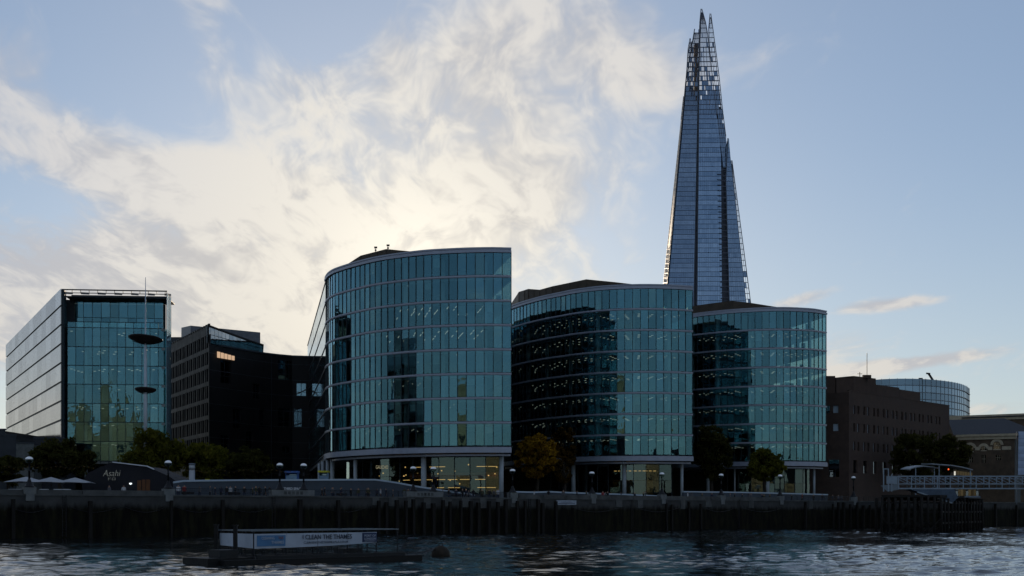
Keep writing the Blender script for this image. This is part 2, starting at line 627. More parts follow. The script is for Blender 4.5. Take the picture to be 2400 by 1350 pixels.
m, nt = new_mat('river_water')
tcn = nt.n('ShaderNodeTexCoord')
mpn = nt.n('ShaderNodeMapping')
nt.put(mpn.inputs[0], tcn.outputs['Object'])
mpn.inputs['Scale'].default_value = (0.8, 1.5, 1.0)
n1 = nt.noise(mpn.outputs[0], 4.0, 3.0, 0.55)
n2 = nt.noise(mpn.outputs[0], 0.05, 2.0, 0.5)
bn = nt.n('ShaderNodeBump')
bn.inputs['Distance'].default_value = 0.022
nt.put(bn.inputs['Strength'], nt.remap(n2.outputs[0], 0.35, 0.65, 0.35, 0.9))
nt.put(bn.inputs['Height'], n1.outputs[0])
pb = nt.n('ShaderNodeBsdfPrincipled')
pb.inputs['Base Color'].default_value = (0.010, 0.013, 0.014, 1)
pb.inputs['Roughness'].default_value = 0.0
pb.inputs['IOR'].default_value = 1.33
nt.put(pb.inputs['Normal'], bn.outputs[0])
M['water'] = finish(m, nt, pb.outputs[0])

nx, ny = 760, 900
gy = 32 + (380 - 32) * np.linspace(0, 1, ny) ** 1.7
GX = np.linspace(-0.58, 0.58, nx)[None, :] * (gy[:, None] + 25)
GY = np.repeat(gy[:, None], nx, 1)
GZ = wave_z(GX, GY)
vv = np.stack([GX, GY, GZ], -1).reshape(-1, 3)
idx = np.arange(nx * ny).reshape(ny, nx)
qq = np.stack([idx[:-1, :-1], idx[:-1, 1:], idx[1:, 1:], idx[1:, :-1]], -1).reshape(-1, 4)
me = bpy.data.meshes.new('river')
me.vertices.add(len(vv))
me.vertices.foreach_set('co', vv.astype(np.float32).ravel())
me.loops.add(qq.size)
me.loops.foreach_set('vertex_index', qq.astype(np.int32).ravel())
me.polygons.add(len(qq))
me.polygons.foreach_set('loop_start', np.arange(0, qq.size, 4, dtype=np.int32))
me.polygons.foreach_set('use_smooth', np.ones(len(qq), dtype=bool))
me.update(calc_edges=True)
me.materials.append(M['water'])
river = bpy.data.objects.new('river', me)
COL.objects.link(river)
tag(river, kind='structure')
mb = MB()
mb.add([(-1500, -30, -0.32), (1500, -30, -0.32), (1500, 900, -0.32), (-1500, 900, -0.32)], [(0, 1, 2, 3)])
tag(mb.build('water', M['water']), kind='structure')

# land behind the quay, reaching to the horizon
mb = MB()
poly = [(-1400.0, -720.0)] + WALL + [(1800.0, 1850.0), (3800, 3800), (3800, 7000), (-4500, 7000), (-4500, -720)]
mb.add([(x, y, QUAY_Z) for x, y in poly], [tuple(range(len(poly)))])
M['paving'] = solid('granite_paving', (0.06, 0.06, 0.062), 0.8, 0, 0.25, 0.6, 0.2)
tag(mb.build('ground', M['paving']), kind='structure')
# the camera's own bank
mb = MB()
mb.box(-1500, 1500, -1500, -6, -1, 1.75)
tag(mb.build('near_bank', M['paving']), kind='structure')

# river wall: weathered concrete band above, dark weed below
m, nt = new_mat('river_wall_face')
geo = nt.n('ShaderNodeNewGeometry')
sp = nt.n('ShaderNodeSeparateXYZ')
nt.put(sp.inputs[0], geo.outputs['Position'])
mpn = nt.n('ShaderNodeMapping')
nt.put(mpn.inputs[0], geo.outputs['Position'])
mpn.inputs['Scale'].default_value = (1, 1, 0.25)
st = nt.noise(mpn.outputs[0], 1.3, 5.0, 0.65)
pa = nt.noise(geo.outputs['Position'], 0.45, 5.0, 0.6)
hgt = nt.math('ADD', sp.outputs[2], nt.math('MULTIPLY', nt.math('SUBTRACT', st.outputs[0], 0.5), 1.5))
k = nt.remap(hgt, 3.4, 4.5)
conc = nt.mixc(pa.outputs[0], (0.022, 0.024, 0.025), (0.078, 0.080, 0.080))
weed = nt.mixc(nt.remap(st.outputs[0], 0.35, 0.7), (0.004, 0.004, 0.004), (0.016, 0.016, 0.008))
pb = nt.n('ShaderNodeBsdfPrincipled')
nt.put(pb.inputs['Base Color'], nt.mixc(k, weed, conc))
pb.inputs['Roughness'].default_value = 0.85
pb.inputs['Specular IOR Level'].default_value = 0.08
bn = nt.n('ShaderNodeBump')
bn.inputs['Strength'].default_value = 0.5
bn.inputs['Distance'].default_value = 0.1
nt.put(bn.inputs['Height'], st.outputs[0])
nt.put(pb.inputs['Normal'], bn.outputs[0])
M['riverwall'] = finish(m, nt, pb.outputs[0])

rw = empty('river_wall', (0, 199.5, 0), 'long dark weedy concrete river wall along the far bank', 'wall')
mb = MB()
wp = [Vector(p) for p in WALL]
wn = []
for i in range(len(wp)):
    d = (wp[min(i + 1, len(wp) - 1)] - wp[max(i - 1, 0)]).normalized()
    wn.append(Vector((d.y, -d.x)))
mb.sweep(wp, wn, -1.2, 0.0, -1.5, 5.25)
mb.build('wall_face', M['riverwall'], rw)
mb = MB()
mb.sweep(wp, wn, -0.6, 0.12, 5.25, 5.45)
mb.build('coping', M['concrete'], rw)


def span(px0, px1, step):
    a, b = wall_at(px0), wall_at(px1)
    n = max(1, round((b - a).length / step))
    return [a.lerp(b, i / n) for i in range(n + 1)]


# concrete parapet lengths, slab by slab
for px0, px1 in ((-260, 394), (1216, 1832)):
    k = int((wall_at(px1) - wall_at(px0)).length / 7.5)
    ps = span(px0, px1, 5.2)
    for a, b in zip(ps, ps[1:]):
        d = (b - a).normalized()
        n = Vector((d.y, -d.x))
        mb = MB()
        mb.wallbox(a + d * 0.03, b - d * 0.03, n, -0.45, 0.02 + random.uniform(0, 0.05), 5.451, 5.98 + random.uniform(-0.02, 0.02))
        mb.build('parapet_slab', M['concrete'], rw)
# pale patches of concrete facing between the fender timbers
for i, px in enumerate([880, 921, 963, 1001, 1047, 1090, 1132, 1172, 1206, 1265, 1330, 1450, 1500, 1600, 1660, 1760, 1900, 1960]):
    a = wall_at(px)
    n = wall_nrm(px)
    t = Vector((-n.y, n.x))
    wd = 0.55 + 0.35 * ((i * 37) % 10) / 10
    mb = MB()
    mb.wallbox(a - t * wd, a + t * wd, n, 0.0, 0.10, 4.2 - 0.5 * ((i * 53) % 10) / 10, 5.247)
    mb.build('facing_block', M['concrete'], rw)
# fender piles
for px in [885, 903, 927, 949, 966, 990, 1012, 1036, 1052, 1078, 1100, 1118, 1143, 1164, 1182, 1209, 1228] + [1258, 1268, 1300, 1560, 1572, 1612, 1640, 1885, 1950, 1962, 1974, 1990, 2006, 2020, 2036] + [30, 210, 400, 520, 700, 790] + [2150, 2200, 2330, 2380]:
    a = wall_at(px)
    n = wall_nrm(px)
    c = a + n * 0.28
    mb = MB()
    hw = random.uniform(0.16, 0.26)
    mb.wallbox(a - Vector((-n.y, n.x)) * hw, a + Vector((-n.y, n.x)) * hw, n, 0.11, 0.11 + 2 * hw, -1.5, 4.9 + random.uniform(-0.5, 0.3))
    mb.build('fender_pile', M['timber'], rw)
# iron ladders and hanging chains
for px in (150, 640, 1240, 1480, 1730):
    a, n = wall_at(px), wall_nrm(px)
    t = Vector((-n.y, n.x))
    mb = MB()
    for sgn in (-0.22, 0.22):
        mb.wallbox(a + t * (sgn - 0.03), a + t * (sgn + 0.03), n, 0.13, 0.19, 0.2, 5.3)
    for k in range(15):
        mb.wallbox(a - t * 0.185, a + t * 0.185, n, 0.14, 0.18, 0.4 + k * 0.33, 0.44 + k * 0.33)
    mb.build('ladder', M['iron'], rw)
for px0, px1 in ((20, 120), (160, 280), (290, 390), (410, 520), (530, 640), (750, 860), (1340, 1450), (1490, 1590), (1650, 1720), (1740, 1830)):
    a, b = wall_at(px0), wall_at(px1)
    n = wall_nrm((px0 + px1) / 2)
    mb = MB()
    pts_ = [Vector((*(a.lerp(b, k / 10) + n * 0.16), 3.9 - 0.7 * math.sin(math.pi * k / 10))) for k in range(11)]
    mb.tube(pts_, [0.045] * 11, 5)
    mb.build('chain', M['iron'], rw)
# stone piers under the lamps
LAMPS = [70, 396, 658, 714, 971, 1018, 1204, 1390, 1554, 1693, 1831, 2003]
for px in (70, 396, 1204, 1390, 1554, 1693, 1831, 2003):
    a, n = wall_at(px), wall_nrm(px)
    t = Vector((-n.y, n.x))
    mb = MB()
    mb.wallbox(a - t * 0.72, a + t * 0.72, n, -0.75, 0.22, 5.452, 6.25)
    mb.wallbox(a - t * 0.5, a + t * 0.5, n, 0.121, 0.2, 4.6, 5.44)
    mb.build('lamp_pier', M['stone'], rw)
for px in (686, 995):
    a, n = wall_at(px), wall_nrm(px)
    t = Vector((-n.y, n.x))
    mb = MB()
    mb.wallbox(a - t * 3.3, a + t * 3.3, n, -0.75, 0.22, 5.452, 6.25)
    mb.build('lamp_pier', M['stone'], rw)
    mb = MB()
    for k in range(-2, 3):
        mb.wallbox(a + t * (k * 0.62 - 0.2), a + t * (k * 0.62 + 0.2), n, 0.221, 0.26, 5.62, 6.05)
    mb.build('relief_panel', M['concrete'], rw)

# railings between the piers
post = MB()
post.box(-0.03, 0.03, -0.03, 0.03, 0, 0.78)
post_me = post.mesh('post', M['iron'])
RAILS = [(404, 646, 'beside the round grey vent'), (730, 958, 'below the sloping ramp'), (1032, 1194, 'in front of the tallest glass block'),
         (1842, 1993, 'in front of the brick block'), (2013, 2070, 'running up to the jetty')]
for px0, px1, where in RAILS:
    a, b = wall_at(px0), wall_at(px1)
    d = (b - a).normalized()
    n = Vector((d.y, -d.x))
    rt = empty('quay_railing', ((a.x + b.x) / 2, (a.y + b.y) / 2, 5.45), 'dark iron quay railing ' + where, 'railing', 'railings along the quay')
    mb = MB()
    mb.wallbox(a, b, n, -0.06, 0.06, 6.225, 6.30)
    mb.build('top_rail', M['iron'], rt)
    for z in (5.66, 5.86, 6.05):
        mb = MB()
        mb.wallbox(a, b, n, -0.02, 0.02, z, z + 0.04)
        mb.build('cross_rail', M['iron'], rt)
    for p in span(px0, px1, 1.8):
        inst('post', post_me, (p.x, p.y, 5.451), (0, 0, math.atan2(d.y, d.x)), rt)

# lamp standards on the quay, built once and copied
LZ = 6.252
lampT = empty('quay_lamp', (0, 0, 0))
mb = MB()
mb.lathe(0, 0, [(0.62, 0), (0.62, 0.12), (0.50, 0.2), (0.34, 0.55), (0.20, 0.95), (0.14, 1.2)], 12)
mb.build('base', M['iron'], lampT, True, world=False)
mb = MB()
mb.lathe(0, 0, [(0.125, 1.2), (0.115, 2.2), (0.15, 2.22), (0.15, 2.3), (0.105, 2.34), (0.09, 3.3), (0.2, 3.36), (0.24, 3.42)], 12)
mb.build('pole', M['iron'], lampT, True, world=False)
mb = MB()
mb.lathe(0, 0, [(0.2, 3.40), (0.36, 3.52), (0.43, 3.70), (0.44, 3.80)], 16)
mb.build('lower_bowl', M['glass_clear'], lampT, True, world=False)
mb = MB()
mb.lathe(0, 0, [(0.47, 3.78), (0.47, 3.86), (0.445, 3.88)], 16)
mb.build('collar', M['iron'], lampT, True, world=False)
M['opal'] = solid('opal_white_dome', (0.88, 0.90, 0.93), 0.2, 0, 0.05)
mb = MB()
mb.lathe(0, 0, [(0.455, 3.88), (0.44, 3.98), (0.38, 4.12), (0.27, 4.22), (0.12, 4.275), (0.03, 4.28)], 16)
mb.build('dome', M['opal'], lampT, True, world=False)
LAMP_Y = [1078, 1087, 1093, 1094, 1101, 1102, 1107, 1113, 1115, 1118, 1120, 1124]
LAMP_LAB = ['in front of the white parasols', 'beside the dark pavilion', 'left of the blue kiosk', 'between the blue and the yellow kiosk',
            'left of the lit restaurant window', 'in front of the lit restaurant window', 'beside the orange autumn tree', 'in front of the dark shop entrance', 'in front of the amber glass lobby',
            'in front of the tall dark tree', 'beside the round dark tree', 'in front of the brick block']
for i, px in enumerate(LAMPS):
    p, n = wall_at(px), wall_nrm(px)
    o = lampT if i == 0 else copy_tree(lampT)
    o.location = (p.x - n.x * 0.27, p.y - n.y * 0.27, LZ)
    s = (zz(LAMP_Y[i] - 8, p.y) - LZ) / 4.28
    o.scale = (1.02, 1.02, s)
    tag(o, 'dome headed black lamp standard ' + LAMP_LAB[i], 'street lamp', 'lamp standards along the quay')

# notice board on the wall
nb = empty('notice_board', (*wall_at(1325), 4.9), 'small pale notice board fixed to the river wall', 'sign')
a, b, n = wall_at(1303), wall_at(1349), wall_nrm(1325)
mb = MB()
mb.wallbox(a, b, n, 0.12, 0.17, zz(1183.5, 212), zz(1173, 212))
mb.build('board', solid('notice_white', (0.26, 0.30, 0.36), 0.6), nb)
d = (b - a).normalized()
M['ink'] = solid('dark_ink', (0.02, 0.025, 0.04), 0.7)
for k, (f0, f1) in enumerate(((0.2, 0.8), (0.08, 0.92))):
    mb = MB()
    z = zz(1177 + 3.6 * k, 212)
    mb.wallbox(a.lerp(b, f0), a.lerp(b, f1), n, 0.171, 0.175, z - 0.05, z + 0.03)
    mb.build('print_line', M['ink'], nb)

# ------------------------------------------------------------------ the three curved glass offices
FL_H, Z0, NFL = 4.03, 13.85, 8
TOPZ = Z0 + FL_H * NFL


def plan(rows):
    return [(ux(px) * d, d) for px, d in rows]


def pane_mesh(name, wd, h, mat, t=0.04):
    mb = MB()
    mb.box(-wd / 2, wd / 2, -t / 2, t / 2, 0, h)
    return mb.mesh(name, mat)


def office(label, rows, sides, light_kind, hump, blinds, seed, gcols, gpanes, opaque_cols=0, see_through=()):
    rng = random.Random(seed)
    pts, nr = smooth_path(plan(rows), 1.5)
    n = len(pts) - 1
    mid = pts[n // 2]
    root = empty('office_building', (mid.x, mid.y + 8, QUAY_Z), label, 'office', 'curved glass offices on the riverside')
    wdt = (pts[1] - pts[0]).length
    pm = pane_mesh('pane', wdt - 0.05, FL_H - 0.42, M['glass'])
    om = pane_mesh('pane', wdt - 0.05, FL_H - 0.42, M['panel_dark'])
    right_back, left_back = Vector(sides[0]), Vector(sides[1])
    # panes of the curved front
    for k in range(NFL):
        for i in range(n):
            a, b = pts[i], pts[i + 1]
            c = (a + b) / 2
            rz = math.atan2(b.y - a.y, b.x - a.x) + math.pi
            opq = i >= n - opaque_cols
            inst('pane', om if opq else pm, (c.x, c.y, Z0 + k * FL_H + 0.36),
                 (R(rng.gauss(0, 0.3)), 0, rz + R(rng.gauss(0, 0.45))), root)
    # straight flanks in long panes
    for base, back, nm in ((pts[0], right_back, 'flank'), (pts[-1], left_back, 'flank')):
        L = (back - base).length
        m_ = 8
        fm = pane_mesh('flank_pane', L / m_ - 0.08, FL_H - 0.42, M['glass'])
        for k in range(NFL):
            for i in range(m_):
                c = base.lerp(back, (i + 0.5) / m_)
                inst('flank_pane', fm, (c.x, c.y, Z0 + k * FL_H + 0.36), (0, 0, math.atan2(back.y - base.y, back.x - base.x) + R(rng.gauss(0, 0.08))), root)
        d = (back - base).normalized()
        nn = Vector((-d.y, d.x)) if base is pts[-1] else Vector((d.y, -d.x))
        for k in range(NFL + 1):
            mb = MB()
            mb.wallbox(base + d * 0.15, back, nn, -0.15, 0.10, Z0 + k * FL_H + 0.02, Z0 + k * FL_H + 0.30)
            mb.build('flank_band', M['panel_dark'], root)
    # slim uprights
    for i in range(n + 1):
        mb = MB()
        p, q = pts[i], nr[i]
        t = Vector((q.y, -q.x))
        mb.wallbox(p - t * 0.055, p + t * 0.055, q, -0.10, 0.09, Z0 + 0.1, TOPZ)
        mb.build('mullion', M['mullion'], root)
    # floor bands
    for k in range(NFL):
        mb = MB()
        mb.sweep(pts, nr, -0.10, 0.24, Z0 + k * FL_H + 0.02, Z0 + k * FL_H + (0.27 if k else 0.10))
        mb.sweep(pts, nr, -0.08, 0.12, Z0 + k * FL_H - 0.08, Z0 + k * FL_H + 0.02)
        mb.build('floor_band', M['band'], root)
    mb = MB()
    mb.sweep(pts, nr, -0.10, 0.42, Z0 - 0.85, Z0)
    mb.build('base_band', M['band'], root)
    mb = MB()
    mb.sweep(pts, nr, -1.6, -0.75, Z0 - 1.35, Z0 - 1.05)
    mb.build('lower_band', M['band'], root)
    mb = MB()
    mb.sweep(pts, nr, -0.5, 0.34, TOPZ, TOPZ + 0.42)
    mb.sweep(pts, nr, -0.5, 0.10, TOPZ + 0.42, TOPZ + 0.62)
    mb.sweep(pts, nr, -0.5, 0.26, TOPZ + 0.62, TOPZ + 0.86)
    mb.build('roof_fascia', M['band'], root)
    # floor slabs with ceiling boards
    outline = [(p.x - q.x * 0.2, p.y - q.y * 0.2) for p, q in zip(pts, nr)] + [tuple(left_back), tuple(right_back)]
    for k in range(NFL + 1):
        mb = MB()
        mb.prism(outline, Z0 + k * FL_H - 0.55 if k else Z0 - 0.8, Z0 + k * FL_H + 0.04 if k < NFL else TOPZ + 0.3)
        mb.build('floor_slab', M['slab'] if k < NFL else M['roof'], root)
    # core
    ins = 12.0
    a = max(2, int(n * 0.14))
    core = [(p.x - q.x * ins, p.y - q.y * ins) for p, q in list(zip(pts, nr))[a:n - 2:3]]
    lb, rb = pts[-1].lerp(left_back, 0.8), pts[0].lerp(right_back, 0.8)
    ce = (lb + rb) / 2
    core += [tuple(lb.lerp(ce, 0.4)), tuple(rb.lerp(ce, 0.4))]
    mb = MB()
    mb.prism(core, QUAY_Z, TOPZ)
    mb.build('core_wall', M['core'], root)
    # inner columns
    for i in range(3, n, 5):
        p, q = pts[i] - nr[i] * 1.3, nr[i]
        mb = MB()
        mb.lathe(p.x, p.y, [(0.38, Z0), (0.38, TOPZ - 0.6)], 12)
        mb.build('inner_column', M['column'], root, True)
    # ceiling lights
    mb = MB()
    for k in range(NFL):
        zc = Z0 + (k + 1) * FL_H - 0.56
        if light_kind == 'strip':
            if k in (4, 5):
                lo, hi, pr, ln = (2, int(n * 0.45), 0.66, 2.6) if k == 5 else (3, int(n * 0.56), 0.74, 2.6)
            elif k in (2, 0):
                lo, hi, pr, ln = int(n * 0.3), int(n * 0.62), 0.45, 1.3
            else:
                lo, hi, pr, ln = int(n * 0.2), int(n * 0.7), 0.07, 0.8
            sd = Vector((-0.17, 1.0)).normalized()
            for i in range(lo, hi):
                for r_ in range(4):
                    if rng.random() < pr * (1 - 0.1 * r_):
                        p = pts[i] + sd * (1.0 + r_ * 2.9) + Vector((rng.uniform(-0.1, 0.1), 0))
                        e = p + sd * ln * rng.uniform(0.5, 1.0)
                        mb.beam((p.x, p.y, zc - 0.04), (e.x, e.y, zc - 0.04), 0.085, 0.05)
        else:
            if k == NFL - 1:
                continue
            for i in range(1, n - 1, 2):
                for r_ in range(4):
                    if rng.random() < (0.93 if r_ < 3 else 0.35):
                        off = 1.6 + r_ * 1.75 + (0.8 if i % 4 == 1 else 0)
                        p = pts[i] - nr[i] * off
                        t = Vector((nr[i].y, -nr[i].x))
                        e = p + t * 0.46
                        mb.beam((p.x, p.y, zc - 0.04), (e.x, e.y, zc - 0.04), 0.11, 0.05)
    o = mb.build('ceiling_light_rows', M['lamp'], root)
    tag(o, kind='stuff')
    # blinds behind some panes
    for _ in range(blinds):
        i, k = rng.randrange(1, n - 1), rng.randrange(NFL)
        p, q = pts[i] - nr[i] * 0.35, nr[i]
        e = pts[i + 1] - nr[i + 1] * 0.35
        h = rng.choice((0.35, 0.5, 1.0)) * (FL_H - 0.9)
        z1 = Z0 + (k + 1) * FL_H - 0.6
        mb = MB()
        mb.wallbox(p.lerp(e, 0.06), p.lerp(e, 0.94), q, -0.01, 0.01, z1 - h, z1)
        mb.build('blind', M['blind'], root)
    # desks, partitions and people height clutter, one length per storey
    for k in range(NFL):
        mb = MB()
        z = Z0 + k * FL_H + 0.05
        for i in range(1, n - 1):
            if rng.random() < 0.55:
                p = pts[i] - nr[i] * rng.uniform(1.8, 4.5)
                t = Vector((nr[i].y, -nr[i].x))
                wd = rng.uniform(0.4, 1.3)
                mb.wallbox(p, p + t * wd, nr[i], 0, rng.uniform(0.3, 0.8), z, z + rng.choice((0.75, 1.1, 1.2, 1.9)))
        tag(mb.build('furniture', M['core'], root), kind='stuff')
    # roof plant enclosure
    if hump:
        fr = [at(px, py, d) for px, py, d in hump]
        bk = [Vector((p.x * 1.06 - 2, p.y + 16, p.z - 0.3)) for p in fr]
        vs = [(p.x, p.y, TOPZ + 0.3) for p in fr] + [tuple(p) for p in fr] + [tuple(p) for p in bk] + [(p.x, p.y, TOPZ + 0.3) for p in bk]
        m_ = len(fr)
        fs = []
        for i in range(m_ - 1):
            for r_ in range(3):
                fs.append((r_ * m_ + i, r_ * m_ + i + 1, (r_ + 1) * m_ + i + 1, (r_ + 1) * m_ + i))
        fs += [(0, m_, 2 * m_, 3 * m_), (m_ - 1, 4 * m_ - 1, 3 * m_ - 1, 2 * m_ - 1)]
        mb = MB()
        mb.add(vs, fs)
        rp = mb.build('roof_plant', M['roof'], root)
        # its cladding ribs
        for a_, b_ in zip(fr, fr[1:]):
            m2 = max(1, int((b_ - a_).length / 2.2))
            for j in range(m2):
                p = a_.lerp(b_, j / m2)
                mb = MB()
                mb.box(p.x - 0.06, p.x + 0.06, p.y - 0.08, p.y - 0.002, TOPZ + 0.4, p.z - 0.06)
                mb.build('rib', M['roof'], rp)
    # ground storey: columns, set-back glazing
    for px, d, rad in gcols:
        mb = MB()
        mb.lathe(ux(px) * d, d, [(rad, QUAY_Z), (rad, Z0 - 0.8)], 16)
        mb.build('column', M['column'], root, True)
    pa_, na_ = pts, nr
    i0, i1 = gpanes
    gl_pts = [pts[i] - nr[i] * 3.2 for i in range(i0, i1 + 1, 2)]
    gz0, gz1 = QUAY_Z + 1.1, Z0 - 1.4
    for a, b in zip(gl_pts, gl_pts[1:]):
        c = (a + b) / 2
        wd = (b - a).length
        for z_a, z_b in ((gz0, gz0 + 3.2), (gz0 + 3.25, gz1)):
            mb = MB()
            mb.box(-wd / 2 + 0.04, wd / 2 - 0.04, -0.02, 0.02, 0, z_b - z_a)
            inst('shop_pane', mb.mesh('shop_pane', M['glass_clear']), (c.x, c.y, z_a), (R(rng.gauss(0, 0.3)), 0, math.atan2(b.y - a.y, b.x - a.x) + R(rng.gauss(0, 0.5))), root)
    for p in gl_pts:
        mb = MB()
        mb.box(p.x - 0.06, p.x + 0.06, p.y - 0.08, p.y + 0.08, gz0 - 0.1, gz1)
        mb.build('shop_mullion', M['mullion'], root)
    gn = [nr[i] for i in range(i0, i1 + 1, 2)]
    mb = MB()
    mb.sweep(gl_pts, gn, -0.2, 0.25, QUAY_Z, gz0 - 0.02)
    mb.build('plinth', M['panel_dark'], root)
    mb = MB()
    mb.sweep(gl_pts, gn, -6.0, -5.8, QUAY_Z, gz1)
    mb.build('back_wall', M['core'], root)
    return root, pts, nr, gl_pts, gn


A_ROWS = [(1198, 212), (1150, 211.6), (1090, 212), (1040, 212.8), (989, 214), (922, 217), (878, 219.7), (833, 224), (800, 228), (782, 230.8), (770, 234.4), (764, 238.5)]
B_ROWS = [(1623, 248), (1574, 246.6), (1501, 246), (1418, 247.6), (1356, 251), (1314, 255), (1273, 259.4), (1231, 265.5), (1200, 271.5), (1175, 279)]
C_ROWS = [(1936, 279), (1915, 276.6), (1894, 275.2), (1841, 273.8), (1788, 274.3), (1734, 276), (1699, 277.6), (1663, 279.8), (1628, 282.5), (1595, 287)]
HUMP_A = [(782, 640, 236), (800, 628, 234), (845, 599, 229), (905, 583.5, 224), (950, 588, 221), (1010, 592.5, 218.5), (1100, 592, 216.5), (1185, 592, 216.5)]
HUMP_B = [(1216, 684, 276), (1229, 680, 272), (1238, 677, 270), (1265, 679, 266), (1294, 671, 262), (1374, 654.5, 256), (1440, 661, 253), (1509, 669, 251)]
HUMP_C = [(1612, 719, 290), (1660, 712, 286), (1716, 705, 284), (1761, 710, 283), (1821, 719.5, 281)]

offA, ptsA, nrA, glA, gnA = office('tallest curved glass office with thin white ceiling strips', A_ROWS, ((-22, 320), (-53, 332)), 'strip', HUMP_A, 26, 3,
                         [(833, 227, 0.34), (993, 216.5, 0.46), (1175, 214.5, 0.38), (779, 236, 0.4), (768, 243, 0.36), (757, 252, 0.34), (748, 262, 0.3)], (1, 29))
offB, ptsB, nrB, glB, gnB = office('middle curved glass office with rows of small ceiling lights', B_ROWS, ((14, 352), (-30, 362)), 'dot', HUMP_B, 14, 5,
                         [(1463, 249.5, 0.42), (1344, 254.5, 0.42), (1598, 250.5, 0.30)], (2, 24), opaque_cols=5)
offC, ptsC, nrC, glC, gnC = office('curved glass office under the spire tower, beside brick', C_ROWS, ((44, 372), (10, 376)), 'dot', HUMP_C, 10, 8,
                         [(1722, 279, 0.18), (1798, 276.5, 0.5), (1908, 279.5, 0.26), (1660, 283, 0.4)], (1, 18))

# lit restaurant floor inside the tallest office
mb = MB()
rg = random.Random(4)
for z in (10.9, 8.7, 7.3):
    for i in range(0, 8):
        a, b = glA[i], glA[i + 1]
        if rg.random() < 0.8:
            na = gnA[i]
            f0, f1 = rg.uniform(0, 0.3), rg.uniform(0.5, 0.95)
            p, q = a.lerp(b, f0) - na * 3.4, a.lerp(b, f1) - na * 3.4
            mb.wallbox(p, q, na, 0, 0.05, z, z + 0.10)
for _ in range(26):
    i = rg.randrange(0, 12)
    p = glA[i].lerp(glA[i + 1], rg.random()) - gnA[i] * rg.uniform(1.0, 4.5)
    z = rg.uniform(6.6, 11.2)
    mb.box(p.x - 0.10, p.x + 0.10, p.y - 0.1, p.y + 0.1, z, z + 0.2)
tag(mb.build('restaurant_lights', M['lamp_warm'], offA), kind='stuff')
mb = MB()
for i in range(0, 7):
    mb.wallbox(glA[i], glA[i + 1], gnA[i], -3.0, -2.8, 8.9, 9.9)
mb.build('mezzanine_front', solid('terracotta_front', (0.30, 0.10, 0.05), 0.6), offA)
# restaurant name
M['sign_yellow'] = emit('lit_letters', (1.0, 0.90, 0.55), 0.24)
p = at(896, 1099, 221.5)
letter('name_lettering', 'GAUCHO', 0.85, (p.x, p.y - 0.6, p.z), (0.2, -1), M['sign_yellow'], offA, width=2.1, bold=0.0)
# small roof aerials of the tallest office
for px, d, y0, y1 in ((880, 224, 588, 578), (909, 224, 584, 573), (1190, 216, 592, 588), (785, 236, 640, 630)):
    mb = MB()
    a, b = at(px, y0 + 2, d), at(px, y1, d)
    mb.beam(a, b, 0.09)
    mb.box(b.x - 0.22, b.x + 0.3, b.y - 0.1, b.y + 0.1, b.z - 0.3, b.z)
    mb.box(b.x - 0.12, b.x + 0.18, b.y - 0.1, b.y + 0.1, b.z - 0.75, b.z - 0.5)
    mb.build('roof_aerial', M['iron'], offA)
# warm lobby of the middle office
mb = MB()
for i in range(1, 5):
    mb.wallbox(glB[i], glB[i + 1], gnB[i], -4.6, -4.5, QUAY_Z + 1.2, 9.6)
mb.build('timber_lobby', solid('amber_timber', (0.16, 0.085, 0.02), 0.5), offB)
mb = MB()
for i in range(1, 5):
    for k in range(3):
        p = glB[i].lerp(glB[i + 1], k / 3) - gnB[i] * 3.2
        mb.box(p.x - 0.25, p.x + 0.25, p.y - 0.1, p.y + 0.1, 11.2, 11.3)
tag(mb.build('lobby_lights', M['lamp_warm'], offB), kind='stuff')

# ------------------------------------------------------------------ glass block at the left
LD = 250.0
L0, L1 = Vector((ux(144) * 250, 250.0)), Vector((ux(392) * 252, 252.0))
LB = Vector((ux(15) * 335, 335.0))
LT = zz(677, 250)
ld = (L1 - L0).normalized()
ln_ = Vector((ld.y, -ld.x))
blk = empty('office_block', ((L0.x + L1.x) / 2, 262, QUAY_Z), 'square glass office block with pale striped flank wall', 'office')
side_d = (LB - L0)
side_len = side_d.length
side_d.normalize()
side_n = Vector((-side_d.y, side_d.x)) if Vector((-side_d.y, side_d.x)).x < 0 else Vector((side_d.y, -side_d.x))
R1_ = L1 + side_d * 60
FH = 3.72
Lz = [LT - 3.55 - FH * k for k in range(0, 11)]          # stripe heights on the flank
# flank: one long panel of pale glass per storey and bay, dark grooves between storeys
rows = [LT] + [z for z in Lz if z > 8] + [QUAY_Z]
nb_ = 14
for zt, zb in zip(rows, rows[1:]):
    if zt - zb < 0.6:
        continue
    for i in range(nb_):
        a, b = L0 + side_d * (side_len * i / nb_), L0 + side_d * (side_len * (i + 1) / nb_)
        c = (a + b) / 2
        mb = MB()
        w_ = side_len / nb_
        mb.box(-w_ / 2 + 0.015, w_ / 2 - 0.015, -0.06, 0.06, 0, zt - zb - 0.42)
        inst('flank_panel', mb.mesh('flank_panel', M['glass_side']), (c.x + side_n.x * 0.1, c.y + side_n.y * 0.1, zb + 0.42),
             (0, 0, math.atan2(side_d.y, side_d.x) + R(random.gauss(0, 0.05))), blk)
mb = MB()
mb.wallbox(L0 + side_d * 0.6, LB, side_n, -0.4, -0.05, QUAY_Z, LT - 0.05)
mb.build('flank_backing', M['mullion'], blk)
